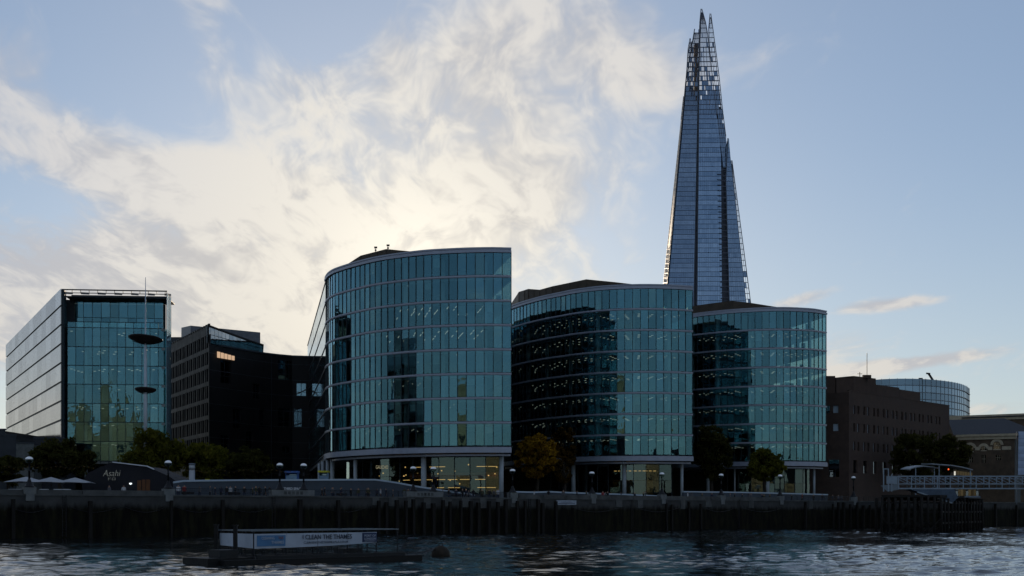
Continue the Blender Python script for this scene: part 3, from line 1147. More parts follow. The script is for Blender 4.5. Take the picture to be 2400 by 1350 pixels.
# floor slabs and rear volume
FZ = [zz(y, 251) for y in (767, 812, 856, 900, 945, 989, 1034, 1080)]
inner = [tuple(L0 + ld * 1.0 - ln_ * 1.2), tuple(L1 - ld * 0.6 - ln_ * 1.2), tuple(R1_ - ld * 1.0), tuple(LB + ld * 1.0)]
for z in FZ:
    mb = MB()
    mb.prism(inner, z - 0.5, z)
    mb.build('floor_slab', M['slab'], blk)
mb = MB()
core = [tuple(L0 + ld * 3.5 - ln_ * 12), tuple(L1 - ld * 4.5 - ln_ * 12), tuple(R1_ - ld * 4), tuple(LB + ld * 4)]
mb.prism(core, QUAY_Z, LT - 3.8)
mb.build('core_wall', M['core'], blk)
# front glazing, eleven bays
bays = 11
b0, b1 = 0.9, (L1 - L0).length - 1.9
bw = (b1 - b0) / bays
rng = random.Random(9)
zlist = [(FZ[0], zz(753, 251))] + [(FZ[k + 1], FZ[k]) for k in range(len(FZ) - 1)]
for zb, zt in zlist:
    bal = zt - zb < 2
    pm_ = pane_mesh('pane', bw - 0.05, zt - zb - 0.08, M['glass'])
    for i in range(bays):
        c = L0 + ld * (b0 + bw * (i + 0.5)) - ln_ * 1.0
        inst('balustrade_pane' if bal else 'pane', pm_, (c.x, c.y, zb + 0.04), (R(rng.gauss(0, 0.25)), 0, math.atan2(ld.y, ld.x) + R(rng.gauss(0, 0.3))), blk)
for i in range(bays + 1):
    c = L0 + ld * (b0 + bw * i) - ln_ * 0.98
    mb = MB()
    mb.wallbox(c - ld * 0.04, c + ld * 0.04, ln_, -0.12, 0.06, QUAY_Z, zz(753, 251))
    mb.build('mullion', M['mullion'], blk)
for z in FZ + [zz(753, 251) - 0.06]:
    mb = MB()
    mb.wallbox(L0 + ld * 0.6, L1 - ld * 1.2, ln_, -0.95, -0.88, z - 0.06, z + 0.06)
    mb.build('transom', M['mullion'], blk)
# recessed top storeys behind the terrace
tz = zz(698, 256)
for i in range(10):
    c = L0 + ld * (1.2 + (b1 - 1.0) * (i + 0.5) / 10) - ln_ * 5.5
    for z_a, z_b in ((FZ[0], FZ[0] + 2.6), (FZ[0] + 2.7, tz)):
        mb = MB()
        mb.box(-(b1 - 1) / 20 + 0.03, (b1 - 1) / 20 - 0.03, -0.02, 0.02, 0, z_b - z_a)
        inst('terrace_pane', mb.mesh('terrace_pane', M['glass']), (c.x, c.y, z_a), (R(rng.gauss(0, 0.2)), 0, math.atan2(ld.y, ld.x) + R(rng.gauss(0, 0.3))), blk)
    p = c - ld * ((b1 - 1) / 20)
    mb = MB()
    mb.wallbox(p - ld * 0.04, p + ld * 0.04, ln_, -0.06, 0.06, FZ[0], tz)
    mb.build('terrace_mullion', M['mullion'], blk)
mb = MB()
mb.wallbox(L0 + ld * 0.6 - ln_ * 5.4, L1 - ld * 1.0 - ln_ * 5.4, ln_, -7.0, 0.0, tz, tz + 0.5)
mb.build('terrace_soffit', M['panel_dark'], blk)
mb = MB()
mb.wallbox(L0 - ld * 0.5 - ln_ * 13, L1 - ld * 2.5 - ln_ * 13, ln_, -0.3, 0, FZ[0], tz)
mb.build('terrace_back_wall', M['core'], blk)
# roof canopy: open frame and beams
mb = MB()
mb.wallbox(L0, L1, ln_, -0.2, 0.05, LT - 0.22, LT)
mb.wallbox(L0 + ld * 0.3, L1 - ld * 0.3, ln_, -0.16, 0.0, LT - 0.80, LT - 0.66)
mb.build('canopy_edge', M['panel_dark'], blk)
for i in range(13):
    p = L0 + ld * (0.4 + ((L1 - L0).length - 0.8) * i / 12)
    mb = MB()
    mb.wallbox(p - ld * 0.05, p + ld * 0.05, ln_, -0.14, -0.02, LT - 0.66, LT - 0.22)
    mb.build('canopy_strut', M['panel_dark'], blk)
for i in range(7):
    p = L0 + ld * (0.5 + ((L1 - L0).length - 1.0) * i / 6)
    mb = MB()
    mb.beam((p.x, p.y + 0.2, LT - 0.75), (p.x - 0.4, p.y + 6.0, tz + 0.9), 0.16, 0.4)
    mb.build('canopy_beam', M['panel_dark'], blk)
mb = MB()
a0, a1 = L0 + ld * 0.2 - ln_ * 2.4, L1 - ld * 0.2 - ln_ * 2.4
mb.wallbox(a0, a1, ln_, -8, 0.0, LT - 1.15, LT - 0.95)
mb.build('canopy_roof', M['panel_dark'], blk)
# corner bay and end walls
for zb, zt in zlist[1:]:
    a, b = L0 + ld * (b1 + 0.05) - ln_ * 1.0, L1 - ld * 0.3 - ln_ * 1.6
    mb = MB()
    mb.wallbox(a, b, ln_, -0.02, 0.02, zb + 0.05, zt - 0.05)
    mb.build('corner_pane', M['glass'], blk)
mb = MB()
mb.wallbox(L1 - ld * 0.8 + side_d * 2.0, R1_ - ld * 0.8, (1, 0), -0.3, 0.0, QUAY_Z, FZ[0] - 0.1)
mb.build('end_wall', M['core'], blk)
mb = MB()
mb.wallbox(L0 + ld * (b1 - 0.5), L1 - ld * 0.35, ln_, -4.2, -3.6, QUAY_Z, FZ[0] - 0.1)
mb.build('corner_core', M['core'], blk)
mb = MB()
mb.wallbox(L0 - ld * 1.6 - ln_ * 5.6, L0 + ld * 1.15 - ln_ * 5.6, ln_, -0.3, 0.0, FZ[0], LT - 1.2)
mb.build('terrace_end_wall', M['panel_dark'], blk)
# edge frames and the fritted fin screen at the right
mb = MB()
mb.wallbox(L0, L0 + ld * 0.55, ln_, -1.6, 0.02, QUAY_Z, LT - 0.23)
mb.build('edge_frame', M['mullion'], blk)
for k, (zb, zt) in enumerate([(LT - 5.0, LT - 0.6), (LT - 8.6, LT - 5.2)] + [(FZ[j + 1] + 0.1, FZ[j] - 0.1) for j in range(6)]):
    for i in range(3):
        a = L1 - ld * 0.15 - ln_ * (0.3 + 1.6 * i)
        b = L1 - ld * 0.15 - ln_ * (1.75 + 1.6 * i)
        mb = MB()
        mb.wallbox(a, b, ld, -0.02, 0.02, zb, zt)
        mb.build('fin_pane', M['glass_clear'] if k < 2 else M['glass'], blk)
for i in range(4):
    a = L1 - ld * 0.15 - ln_ * (0.3 + 1.6 * i)
    mb = MB()
    mb.wallbox(a, a - ln_ * 0.08, ld, -0.08, 0.08, QUAY_Z, LT - 0.25)
    mb.build('fin_post', M['steel'], blk)
mb = MB()
for k, (zb, zt) in enumerate(zlist[1:]):
    for i in range(bays):
        for r_ in range(4):
            if rng.random() < (0.34 if k in (1, 2, 4) else 0.12):
                c = L0 + ld * (b0 + bw * (i + 0.3 + 0.15 * r_)) - ln_ * (2.2 + 1.9 * r_)
                mb.box(c.x - 0.22, c.x + 0.22, c.y - 0.12, c.y + 0.12, zt - 0.62, zt - 0.56)
tag(mb.build('ceiling_light_rows', M['lamp'], blk), kind='stuff')
for _ in range(12):
    i, (zb, zt) = rng.randrange(bays), rng.choice(zlist[1:])
    c = L0 + ld * (b0 + bw * (i + 0.5)) - ln_ * 1.5
    mb = MB()
    h = rng.choice((0.4, 0.7, 1)) * (zt - zb - 0.6)
    mb.wallbox(c - ld * bw * 0.4, c + ld * bw * 0.4, ln_, -0.01, 0.01, zt - 0.55 - h, zt - 0.55)
    mb.build('blind', M['blind'], blk)
for i in (2, 5, 8, 10):
    c = L0 + ld * (b0 + bw * i) - ln_ * 2.6
    mb = MB()
    mb.lathe(c.x, c.y, [(0.35, QUAY_Z), (0.35, FZ[0])], 12)
    mb.build('inner_column', M['column'], blk, True)

# ------------------------------------------------------------------ dark bronze block between them
K0 = Vector((ux(490) * 295, 295.0))
KL = Vector((ux(385) * 337, 337.0))
KR, KN = smooth_path([(ux(x) * d, d) for x, d in ((490, 295), (560, 305), (625, 314), (700, 320), (780, 319), (840, 312))][::-1], 4.0)
KR, KN = KR[::-1], [q for q in KN[::-1]]
kz1 = 41.8
kT = zz(762, 295)
kb = empty('bronze_office', (K0.x, K0.y + 14, QUAY_Z), 'dark bronze clad office with glass penthouse on its corner', 'office')
dk = (KL - K0).normalized()
nk = Vector((-dk.y, dk.x)) if Vector((-dk.y, dk.x)).y < 0 else Vector((dk.y, -dk.x))
Lk = (KL - K0).length
holes, wins = [], []
for k in range(7):
    z0h = zz(1010, 295) - 0.2 + 3.9 * k - 3.9
    for i in range(11):
        s = 0.7 + i * 3.9
        for (o, wd) in ((0.0, 1.75), (2.3, 0.95)):
            if s + o + wd < Lk - 0.5:
                h = (s + o, s + o + wd, z0h, z0h + 3.0)
                holes.append(h)
mb = MB()
facade(mb, K0, KL, nk, QUAY_Z, kT, holes, 0.55)
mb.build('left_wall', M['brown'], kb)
for h in holes:
    a, b = K0 + dk * h[0], K0 + dk * h[1]
    mb = MB()
    mb.wallbox(a, b, nk, -0.52, -0.46, h[2], h[3])
    mb.build('window', M['window_pale'] if h[0] < 13 and random.random() < 0.85 else M['glass_dark'], kb)
# saw-tooth fins along that parapet
for i in range(22):
    a = K0 + dk * (Lk * i / 22)
    mb = MB()
    mb.wallbox(a, a + dk * 1.1, nk, -0.3, 0.12, kT + 0.002, kT + 0.38)
    mb.build('parapet_fin', M['brown'], kb)
# concave front wall, segment by segment
def k_hole(px0, px1, py0, py1):
    return (px0, px1, py0, py1)
KW = [(497, 552, 845, 898, 0), (640, 671, 845, 890, 1), (696, 717, 898, 928, 1), (645, 677, 957, 1000, 1), (737, 760, 958, 1003, 1), (737, 762, 845, 893, 1), (541, 571, 958, 1003, 0),
      (661, 682, 1046, 1064, 1), (505, 535, 1020, 1050, 0), (590, 612, 900, 935, 0), (578, 602, 1010, 1050, 0), (690, 707, 958, 1000, 0), (676, 690, 845, 890, 0), (607, 622, 960, 1000, 0)]
mbw = MB()
for i in range(len(KR) - 1):
    a, b, nn = KR[i], KR[i + 1], (KN[i] + KN[i + 1]).normalized()
    if nn.y > 0:
        nn = -nn
    L = (b - a).length
    pa_, pb_ = 1200 + 3000 * a.x / a.y, 1200 + 3000 * b.x / b.y
    hs = []
    for x0, x1, y0, y1, lit_ in KW:
        mid_ = (x0 + x1) / 2
        if pa_ <= mid_ < pb_:
            dm = (a.y + b.y) / 2
            half = min((x1 - x0) / 2 / 3000 * dm * 1.05, L / 2 - 0.12)
            f = (mid_ - pa_) / (pb_ - pa_) * L
            f = min(max(f, half + 0.1), L - half - 0.1)
            h = (f - half, f + half, zz(y1, dm), zz(y0, dm))
            hs.append(h)
            t = (b - a) / L
            g = MB()
            g.wallbox(a + t * h[0], a + t * h[1], nn, -0.5, -0.44, h[2], h[3])
            wnd = g.build('window', M['glass_sky'] if lit_ else M['glass_dark'], kb)
            g = MB()
            m_ = a + t * ((h[0] + h[1]) / 2)
            g.wallbox(m_ - t * 0.06, m_ + t * 0.06, nn, -0.43, -0.38, h[2], h[3])
            zt_ = h[2] + (h[3] - h[2]) * 0.3
            g.wallbox(a + t * h[0], m_ - t * 0.062, nn, -0.43, -0.39, zt_, zt_ + 0.1)
            g.wallbox(m_ + t * 0.062, a + t * h[1], nn, -0.43, -0.39, zt_, zt_ + 0.1)
            g.build('glazing_bar', M['mullion'], wnd)
    facade(mbw, a, b, nn, QUAY_Z, kz1, hs, 0.5)
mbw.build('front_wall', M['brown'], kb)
mb = MB()
kn2 = [(-q if q.y > 0 else q) for q in KN]
mb.sweep(KR[1:], kn2[1:], -0.6, 0.25, kz1, kz1 + 0.35)
mb.build('parapet', M['panel_dark'], kb)
for i in range(len(KR) - 1):
    for s_ in range(3):
        p = KR[i].lerp(KR[i + 1], (s_ + 0.5) / 3)
        t_ = Vector((-kn2[i].y, kn2[i].x))
        px_ = 1200 + 3000 * p.x / p.y
        if any(x0 - 4 < px_ < x1 + 4 for x0, x1, *_ in KW):
            continue
        g = MB()
        g.wallbox(p - t_ * 0.05, p + t_ * 0.05, kn2[i], 0.0, 0.16, QUAY_Z, kz1 - 0.05)
        g.build('cladding_fin', M['panel_dark'], kb)
for z_ in (12.5, 16.4, 20.3, 24.2, 28.1, 32.0, 35.9, 39.8):
    g = MB()
    g.sweep(KR, kn2, -0.1, 0.04, z_, z_ + 0.12)
    g.build('cladding_joint', M['panel_dark'], kb)
# glass penthouse along the corner, its roof falling to the right
ph = [i for i, p in enumerate(KR) if 1200 + 3000 * p.x / p.y <= 634]
n_ph = len(ph) - 1
for j in range(n_ph):
    a, b = KR[j] - kn2[j] * 0.6, KR[j + 1] - kn2[j + 1] * 0.6
    for s in range(3):
        p, q = a.lerp(b, s / 3), a.lerp(b, (s + 1) / 3)
        f0, f1 = (j + s / 3) / n_ph, (j + (s + 1) / 3) / n_ph
        t0, t1 = kT - 0.2 - 2.2 * f0, kT - 0.2 - 2.2 * f1
        mdl = kz1 + 0.4 + (t1 - kz1) * 0.5
        d_ = (q - p).normalized()
        g = MB()
        e0, e1 = p + d_ * 0.05, q - d_ * 0.05
        nn = kn2[j]
        for za0, za1, zb0, zb1 in ((kz1 + 0.36, kz1 + 0.36, mdl - 0.06, mdl - 0.06), (mdl + 0.06, mdl + 0.06, t0, t1)):
            vs = [(e0.x, e0.y, za0), (e1.x, e1.y, za1), (e1.x, e1.y, zb1), (e0.x, e0.y, zb0)]
            vs += [(x - nn.x * 0.05, y - nn.y * 0.05, z) for x, y, z in vs]
            g.add(vs, [(0, 1, 2, 3), (7, 6, 5, 4), (0, 4, 5, 1), (1, 5, 6, 2), (2, 6, 7, 3), (3, 7, 4, 0)])
        g.build('penthouse_pane', M['glass_sky'], kb)
roofp = [KR[j] - kn2[j] * 0.3 for j in ph]
backp = [p + Vector((-6, 16)) for p in roofp]
tops = [kT - 2.2 * j / n_ph for j in range(len(ph))]
g = MB()
m_ = len(roofp)
vs = [(p.x, p.y, z - 0.15) for p, z in zip(roofp, tops)] + [(p.x, p.y, z + 0.2) for p, z in zip(roofp, tops)] + [(p.x, p.y, z + 0.2) for p, z in zip(backp, tops)] + [(p.x, p.y, QUAY_Z) for p in backp]
fs = [(r_ * m_ + i, r_ * m_ + i + 1, (r_ + 1) * m_ + i + 1, (r_ + 1) * m_ + i) for r_ in range(3) for i in range(m_ - 1)]
fs += [(0, m_, 2 * m_, 3 * m_), (m_ - 1, 2 * m_ - 1, 3 * m_ - 1, 4 * m_ - 1)]
g.add(vs, fs)
g.build('penthouse_roof', M['brown'], kb)
# body behind the walls
g = MB()
body = [tuple(K0 - nk * 1.3 - kn2[0] * 1.3)] + [tuple(p - q * 1.0) for p, q in list(zip(KR, kn2))[1:]] + [(KR[-1].x + 2, 352), (KL.x + 10, 372), tuple(KL + Vector((0.8, 0.8)))]
g.prism(body, QUAY_Z, kz1 - 0.3)
g.build('inner_mass', M['core'], kb)
# emissive strip standing in for the low sun's glint on the corner glass
M['glint_glow'] = emit('painted_sun_glint', (1.0, 0.66, 0.42), 0.6)
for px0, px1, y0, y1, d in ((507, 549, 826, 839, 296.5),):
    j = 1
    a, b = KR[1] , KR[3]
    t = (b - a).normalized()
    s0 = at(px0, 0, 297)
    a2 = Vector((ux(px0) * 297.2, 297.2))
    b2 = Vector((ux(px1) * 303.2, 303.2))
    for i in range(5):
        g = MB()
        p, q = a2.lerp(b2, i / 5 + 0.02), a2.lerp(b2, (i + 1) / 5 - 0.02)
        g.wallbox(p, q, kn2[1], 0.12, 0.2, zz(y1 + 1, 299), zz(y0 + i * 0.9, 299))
        g.build('sun_glint_pane', M['glint_glow'], kb)
# grey lift house behind
g = MB()
lp = [Vector((ux(425) * 350, 350)), Vector((ux(447) * 340, 340)), Vector((ux(610) * 352, 352)), Vector((ux(610) * 372, 372)), Vector((ux(425) * 372, 372))]
g.prism([tuple(p) for p in lp], QUAY_Z, [zz(768, 350), zz(763, 340), zz(779, 352), zz(779, 352), zz(768, 350)])
g.build('lift_house', solid('grey_cladding', (0.10, 0.11, 0.13), 0.5, 0.2), kb)
g = MB()
g.wallbox((ux(392) * 352, 352), (ux(425) * 352, 352), (0, -1), -6, 0, QUAY_Z, zz(790, 352))
g.build('lift_house', M['panel_dark'], kb)

# ------------------------------------------------------------------ the tapering glass tower
SD = 800.0
tw = empty('spire_tower', (ux(1655) * SD, SD + 40, QUAY_Z), 'very tall tapering glass tower with splintered open peak', 'skyscraper')
m, nt = new_mat('tower_glass')
at_ = nt.n('ShaderNodeAttribute')
at_.attribute_name = 'tone'
gl = nt.n('ShaderNodeBsdfGlossy')
gl.inputs['Roughness'].default_value = 0.12
nt.put(gl.inputs['Color'], nt.mixc(at_.outputs['Fac'], (0.17, 0.235, 0.32, 1), (0.36, 0.44, 0.54, 1)))
df = nt.n('ShaderNodeBsdfDiffuse')
df.inputs[0].default_value = (0.02, 0.03, 0.05, 1)
mx = nt.n('ShaderNodeMixShader')
mx.inputs[0].default_value = 0.85
nt.t.links.new(df.outputs[0], mx.inputs[1])
nt.t.links.new(gl.outputs[0], mx.inputs[2])
M['tower_glass'] = finish(m, nt, mx.outputs[0])
M['tower_side'] = solid('tower_side_sun_glow', (0.50, 0.47, 0.42), 0.9, 0, 0.1, spec=0.0)  # cream base colour paints in the sun glow on this glass face
M['tower_steel'] = solid('tower_steel', (0.07, 0.08, 0.11), 0.5, 0.3, 0.1)
M['tower_frame'] = solid('tower_frame', (0.060, 0.072, 0.098), 0.5, 0.2, 0.1)


def edge_x(line, y):
    """column of an outline (list of (px, py) from top to bottom) at row y"""
    for (xa, ya), (xb, yb) in zip(line, line[1:]):
        if y <= yb or (xb, yb) == line[-1]:
            return xa + (xb - xa) * (y - ya) / (yb - ya)
    return line[-1][0]


def facet(name, left, right, dl, dr, y_top, y_bot, solid_from, cols, mat, rng, floor_px=11.2, bars=True, skip=0.0, y_skip=None):
    """one leaning glass plane of the tower; left and right: outlines, dl and dr: depths of its two edges at the base, leaning in"""
    rows_ = int((y_bot - y_top) / floor_px)
    V, F, tone, bar = [], [], [], MB()
    wbase = edge_x(right, y_bot) - edge_x(left, y_bot)

    def pt(y, f):
        lean = (1190 - y) / 1190.0
        xl, xr = edge_x(left, y), edge_x(right, y)
        px = xl + (xr - xl) * f
        d = (dl + (dr - dl) * f * (xr - xl) / wbase) + 14.0 * lean
        return at(px, y, d)
    for r_ in range(rows_):
        ya, yb = y_top + r_ * floor_px, y_top + (r_ + 1) * floor_px
        band = rng.random() ** 2 * 0.45
        ym = (ya + yb) / 2
        if edge_x(right, ym) - edge_x(left, ym) < 0.6:
            continue
        for c in range(cols):
            f0, f1 = (c + 0.035) / cols, (c + 0.965) / cols
            if ym < solid_from:
                dens_ = max(0.10, 0.95 - (solid_from - ym) / 105.0)
                if rng.random() > dens_:
                    continue
            b = len(V)
            V += [pt(yb - 0.5, f0), pt(yb - 0.5, f1), pt(ya + 0.5, f1), pt(ya + 0.5, f0)]
            F.append((b, b + 1, b + 2, b + 3))
            tone.append(min(1, max(0, 0.28 + band + rng.uniform(-0.16, 0.16) + (0.12 if rng.random() < 0.06 else 0))))
        if bars and ym < solid_from + 26:
            bar.beam(pt(yb, 0), pt(yb, 1), 0.34, 0.34)
    if bars:
        for c in range(0, cols + 1):
            y0 = y_top + (8 if 0 < c < cols else 0)
            ys = [y0 + (solid_from + 20 - y0) * k / 8 for k in range(9)]
            for ya, yb in zip(ys, ys[1:]):
                if edge_x(right, ya) - edge_x(left, ya) > (2.0 if 0 < c < cols else -1):
                    bar.beam(pt(ya, c / cols), pt(yb, c / cols), 0.20 if 0 < c < cols else 0.42)
    me = bpy.data.meshes.new(name)
    me.from_pydata([tuple(v) for v in V], [], F)
    at2 = me.attributes.new('tone', 'FLOAT', 'FACE')
    at2.data.foreach_set('value', tone)
    me.materials.append(mat)
    o = bpy.data.objects.new(name, me)
    COL.objects.link(o)
    o.parent = tw
    o.matrix_parent_inverse = parent_inv(tw)
    o["kind"] = 'stuff'
    o["label"] = 'glass panels of one leaning face'
    if bars and bar.v:
        ob = bar.build('open_steelwork', M['tower_steel'], tw)
        ob["kind"] = 'stuff'
    # dark backing of the enclosed storeys
    bk = MB()
    ys = [solid_from + (y_bot - solid_from) * k / 6 for k in range(7)]
    prev = None
    for y in ys:
        a, b = pt(y, 0.0), pt(y, 1.0)
        a.y += 0.8
        b.y += 0.8
        if prev:
            bk.add([prev[0], prev[1], b, a], [(0, 1, 2, 3)])
        prev = (a, b)
    bk.build('facet_backing', M['tower_frame'], tw)
    return pt


rg = random.Random(21)
f2l = [(1628, 68), (1623.5, 96), (1614.5, 108), (1564, 668), (1516, 1190)]
f2r = [(1640, 58), (1637, 169), (1627, 668), (1618, 1190)]
p2 = facet('left_face', f2l, f2r, 806, 792, 68, 1190, 246, 12, M['tower_glass'], rg)
f3l = [(1643, 21), (1640, 52), (1634, 668), (1628, 1190)]
f3r = [(1645, 21), (1657, 64), (1690, 366), (1692, 668), (1695, 1190)]
p3 = facet('front_face', f3l, f3r, 790, 792, 21, 1190, 250, 11, M['tower_glass'], rg)
f5l = [(1664, 32), (1660, 75), (1687, 366), (1690, 500)]
f5r = [(1666, 32), (1675, 98), (1686, 183), (1693, 253), (1700, 310), (1708, 372), (1716, 450), (1722, 500)]
p5 = facet('upper_right_face', f5l, f5r, 801, 806, 32, 500, 300, 4, M['tower_glass'], rg)
f4l = [(1706, 324), (1699, 350), (1708, 668), (1722, 1190)]
f4r = [(1708.5, 324), (1713, 380), (1748, 705), (1800, 1190)]
p4 = facet('right_face', f4l, f4r, 798, 806, 324, 1190, 330, 7, M['tower_glass'], rg, bars=False)
f6l = [(1713, 372), (1748, 705), (1800, 1190)]
f6r = [(1716, 378), (1759, 707), (1822, 1190)]
p6 = facet('edge_screen', f6l, f6r, 806, 808, 376, 1190, 1190, 2, M['tower_glass'], random.Random(3), floor_px=13.0)
f1l = [(1602, 225), (1554, 668), (1499, 1190)]
f1r = [(1604.5, 225), (1563, 668), (1514, 1190)]
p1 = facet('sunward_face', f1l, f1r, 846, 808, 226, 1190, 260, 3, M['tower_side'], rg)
p7 = facet('left_splinter', [(1617, 90), (1613, 108), (1607, 200), (1604, 246)], [(1618, 90), (1621, 108), (1624, 200), (1626, 246)], 812, 810, 90, 246, 262, 3, M['tower_glass'], rg)
# back faces of the peak, seen through the front steelwork
b1l = [(1616, 100), (1612, 250)]
b1r = [(1668, 60), (1690, 250)]
pb1 = facet('rear_face', b1l, b1r, 842, 846, 100, 250, 262, 9, M['tower_glass'], random.Random(8))
# vertical slots between the faces
for lx, rx, d, y0, y1 in (((1636.5, 150), (1640, 150), 796, 150, 1190),):
    g = MB()
    prev = None
    for k in range(9):
        y = y0 + (y1 - y0) * k / 8
        a, b = at(edge_x(f2r, y) - 0.6, y, 797 + 14 * (1190 - y) / 1190), at(edge_x(f3l, y) + 0.6, y, 797 + 14 * (1190 - y) / 1190)
        if prev:
            g.add([prev[0], prev[1], b, a], [(0, 1, 2, 3)])
        prev = (a, b)
    g.build('slot', M['tower_frame'], tw)
g = MB()
prev = None
for k in range(8):
    y = 392 + (1190 - 392) * k / 7
    a, b = at(edge_x(f3r, y) - 0.4, y, 800 + 14 * (1190 - y) / 1190), at(edge_x(f4l, y) + 0.4, y, 800 + 14 * (1190 - y) / 1190)
    if prev:
        g.add([prev[0], prev[1], b, a], [(0, 1, 2, 3)])
    prev = (a, b)
g.build('slot', M['tower_frame'], tw)
for k in range(60):
    y = 398 + k * 13
    if y > 1180:
        break
    g = MB()
    g.beam(at(edge_x(f3r, y), y, 796), at(edge_x(f4l, y), y, 796), 0.6, 0.5)
    g.build('slot_bridge', M['tower_steel'], tw)
# edge trims
g = MB()
for ln, d in ((f2l, 806), (f2r, 792), (f3l, 790), (f4l, 798)):
    prev = None
    for k in range(10):
        y = ln[0][1] + (1190 - ln[0][1]) * k / 9
        q = at(edge_x(ln, y), y, d - 0.6 + 14 * (1190 - y) / 1190)
        if prev:
            g.beam(prev, q, 0.55)
        prev = q
tag(g.build('edge_trim', M['tower_frame'], tw), kind='stuff')
# lift shaft and plant inside the open peak
g = MB()
for k in range(5):
    y = 105 + k * 30
    a = at(1631, y, 822)
    g.box(a.x - 1.2, a.x + 1.2, a.y - 2, a.y + 2, a.z - 7, a.z)
g.build('peak_plant', solid('peak_rust', (0.16, 0.11, 0.07), 0.7), tw)
g = MB()
prev = [at(1622, 250, 815), at(1688, 250, 815), at(1686, 250, 842), at(1618, 250, 842)]
base_ = [at(1560, 1190, 815), at(1780, 1190, 815), at(1780, 1190, 850), at(1540, 1190, 850)]
g.add(base_ + prev, [(0, 1, 2, 3), (7, 6, 5, 4), (0, 4, 5, 1), (1, 5, 6, 2), (2, 6, 7, 3), (3, 7, 4, 0)])
g.build('tower_core', M['tower_frame'], tw)

# ------------------------------------------------------------------ brick block at the right
Q0 = Vector((ux(1990) * 285, 285.0))
Q1 = Vector((ux(2225) * 327, 327.0))
QL = Vector((46.0, 300.0))
qt = zz(916, 285)
bb = empty('brick_building', (92, 318, QUAY_Z), 'dark brown brick block with narrow paired windows', 'building')
dq = (Q1 - Q0).normalized()
nq = Vector((dq.y, -dq.x))
Lq = (Q1 - Q0).length
holes = []
for r_, (y0, y1) in enumerate(((949, 969), (991, 1011), (1034, 1055), (1078, 1108))):
    zb, zt = zz(y1, 286), zz(y0, 286)
    for i in range(10):
        s = 2.1 + i * 5.0
        for o in ((0.0, 2.05) if r_ < 3 else (0.0,)):
            wd = 0.95 if r_ < 3 else 1.9
            if s + o + wd < Lq - 0.6:
                holes.append((s + o, s + o + wd, zb, zt))
mb = MB()
facade(mb, Q0, Q1, nq, QUAY_Z, qt, holes, 0.45)
mb.build('front_wall', M['brick'], bb)
rng = random.Random(17)
for h in holes:
    a, b = Q0 + dq * h[0], Q0 + dq * h[1]
    g = MB()
    g.wallbox(a, b, nq, -0.44, -0.38, h[2], h[3])
    wnd = g.build('window', M['window_pale'] if rng.random() < 0.66 and h[2] > 12.5 else M['glass_dark'], bb)
dl_ = (QL - Q0).normalized()
nl_ = Vector((-dl_.y, dl_.x))
hol2 = [(2.4, 3.6, zz(969, 288), zz(952, 288)), (4.3, 5.4, zz(969, 288), zz(952, 288)), (2.4, 3.6, zz(1011, 288), zz(994, 288)), (2.2, 4.6, zz(1118, 288), zz(1078, 288))]
g = MB()
facade(g, Q0, QL, nl_, QUAY_Z, qt - 0.3, hol2, 0.45)
g.build('end_wall', M['brick'], bb)
for h in hol2:
    a, b = Q0 + dl_ * h[0], Q0 + dl_ * h[1]
    g = MB()
    g.wallbox(a, b, nl_, -0.44, -0.38, h[2], h[3])
    g.build('window', M['window_pale'] if h[0] < 3 and h[2] > 14 else M['glass_dark'], bb)
g = MB()
g.prism([tuple(Q0 - nq * 0.6 + dq * 0.3), tuple(Q1 - nq * 0.6), (Q1.x - 18, Q1.y + 36), (QL.x, QL.y + 40), tuple(QL + Vector((0.6, 0.6)))], QUAY_Z, qt - 0.6)
g.build('inner_mass', M['core'], bb)
g = MB()
g.wallbox(Q0, Q1, nq, -0.5, 0.06, qt, qt + 0.25)
g.build('coping', M['brick'], bb)
# set-back upper storey, stepping
up = [(Vector((ux(1930) * 301, 301)), Vector((ux(1958) * 301, 301)), zz(881, 301)), (Vector((ux(1960) * 301, 301)), Vector((ux(2000) * 303, 303)), zz(885, 301)),
      (Vector((ux(2000) * 303, 303)), Vector((ux(2053) * 309, 309)), zz(883, 305)), (Vector((ux(2053) * 309, 309)), Vector((ux(2108) * 317, 317)), zz(905, 313)), (Vector((ux(2108) * 317, 317)), Vector((ux(2157) * 325, 325)), zz(917, 322))]
for a, b, zt in up:
    g = MB()
    d_ = (b - a).normalized()
    g.wallbox(a + d_ * 0.03, b - d_ * 0.03, Vector((d_.y, -d_.x)), -12, 0, qt - 1, zt)
    g.build('upper_storey', M['brick'], bb)
p = at(2032, 884, 306)
ma = empty('roof_mast', (p.x, p.y, p.z), 'thin tall aerial mast on the brick block roof', 'mast')
g = MB()
g.beam((p.x, p.y, p.z - 1), at(2032, 828, 306), 0.12)
g.build('pole', M['iron'], ma)
g = MB()
g.box(p.x - 1.0, p.x + 0.9, p.y - 0.5, p.y + 0.5, p.z - 0.3, p.z + 0.5)
g.build('base_box', M['brick'], ma)
g = MB()
q = at(2015, 883, 304)
g.beam(q, q + Vector((0, 0, 1.1)), 0.15)
g.beam(q + Vector((-0.6, 0, 0.7)), q + Vector((0.6, 0, 0.7)), 0.1)
g.build('side_aerial', M['iron'], ma)

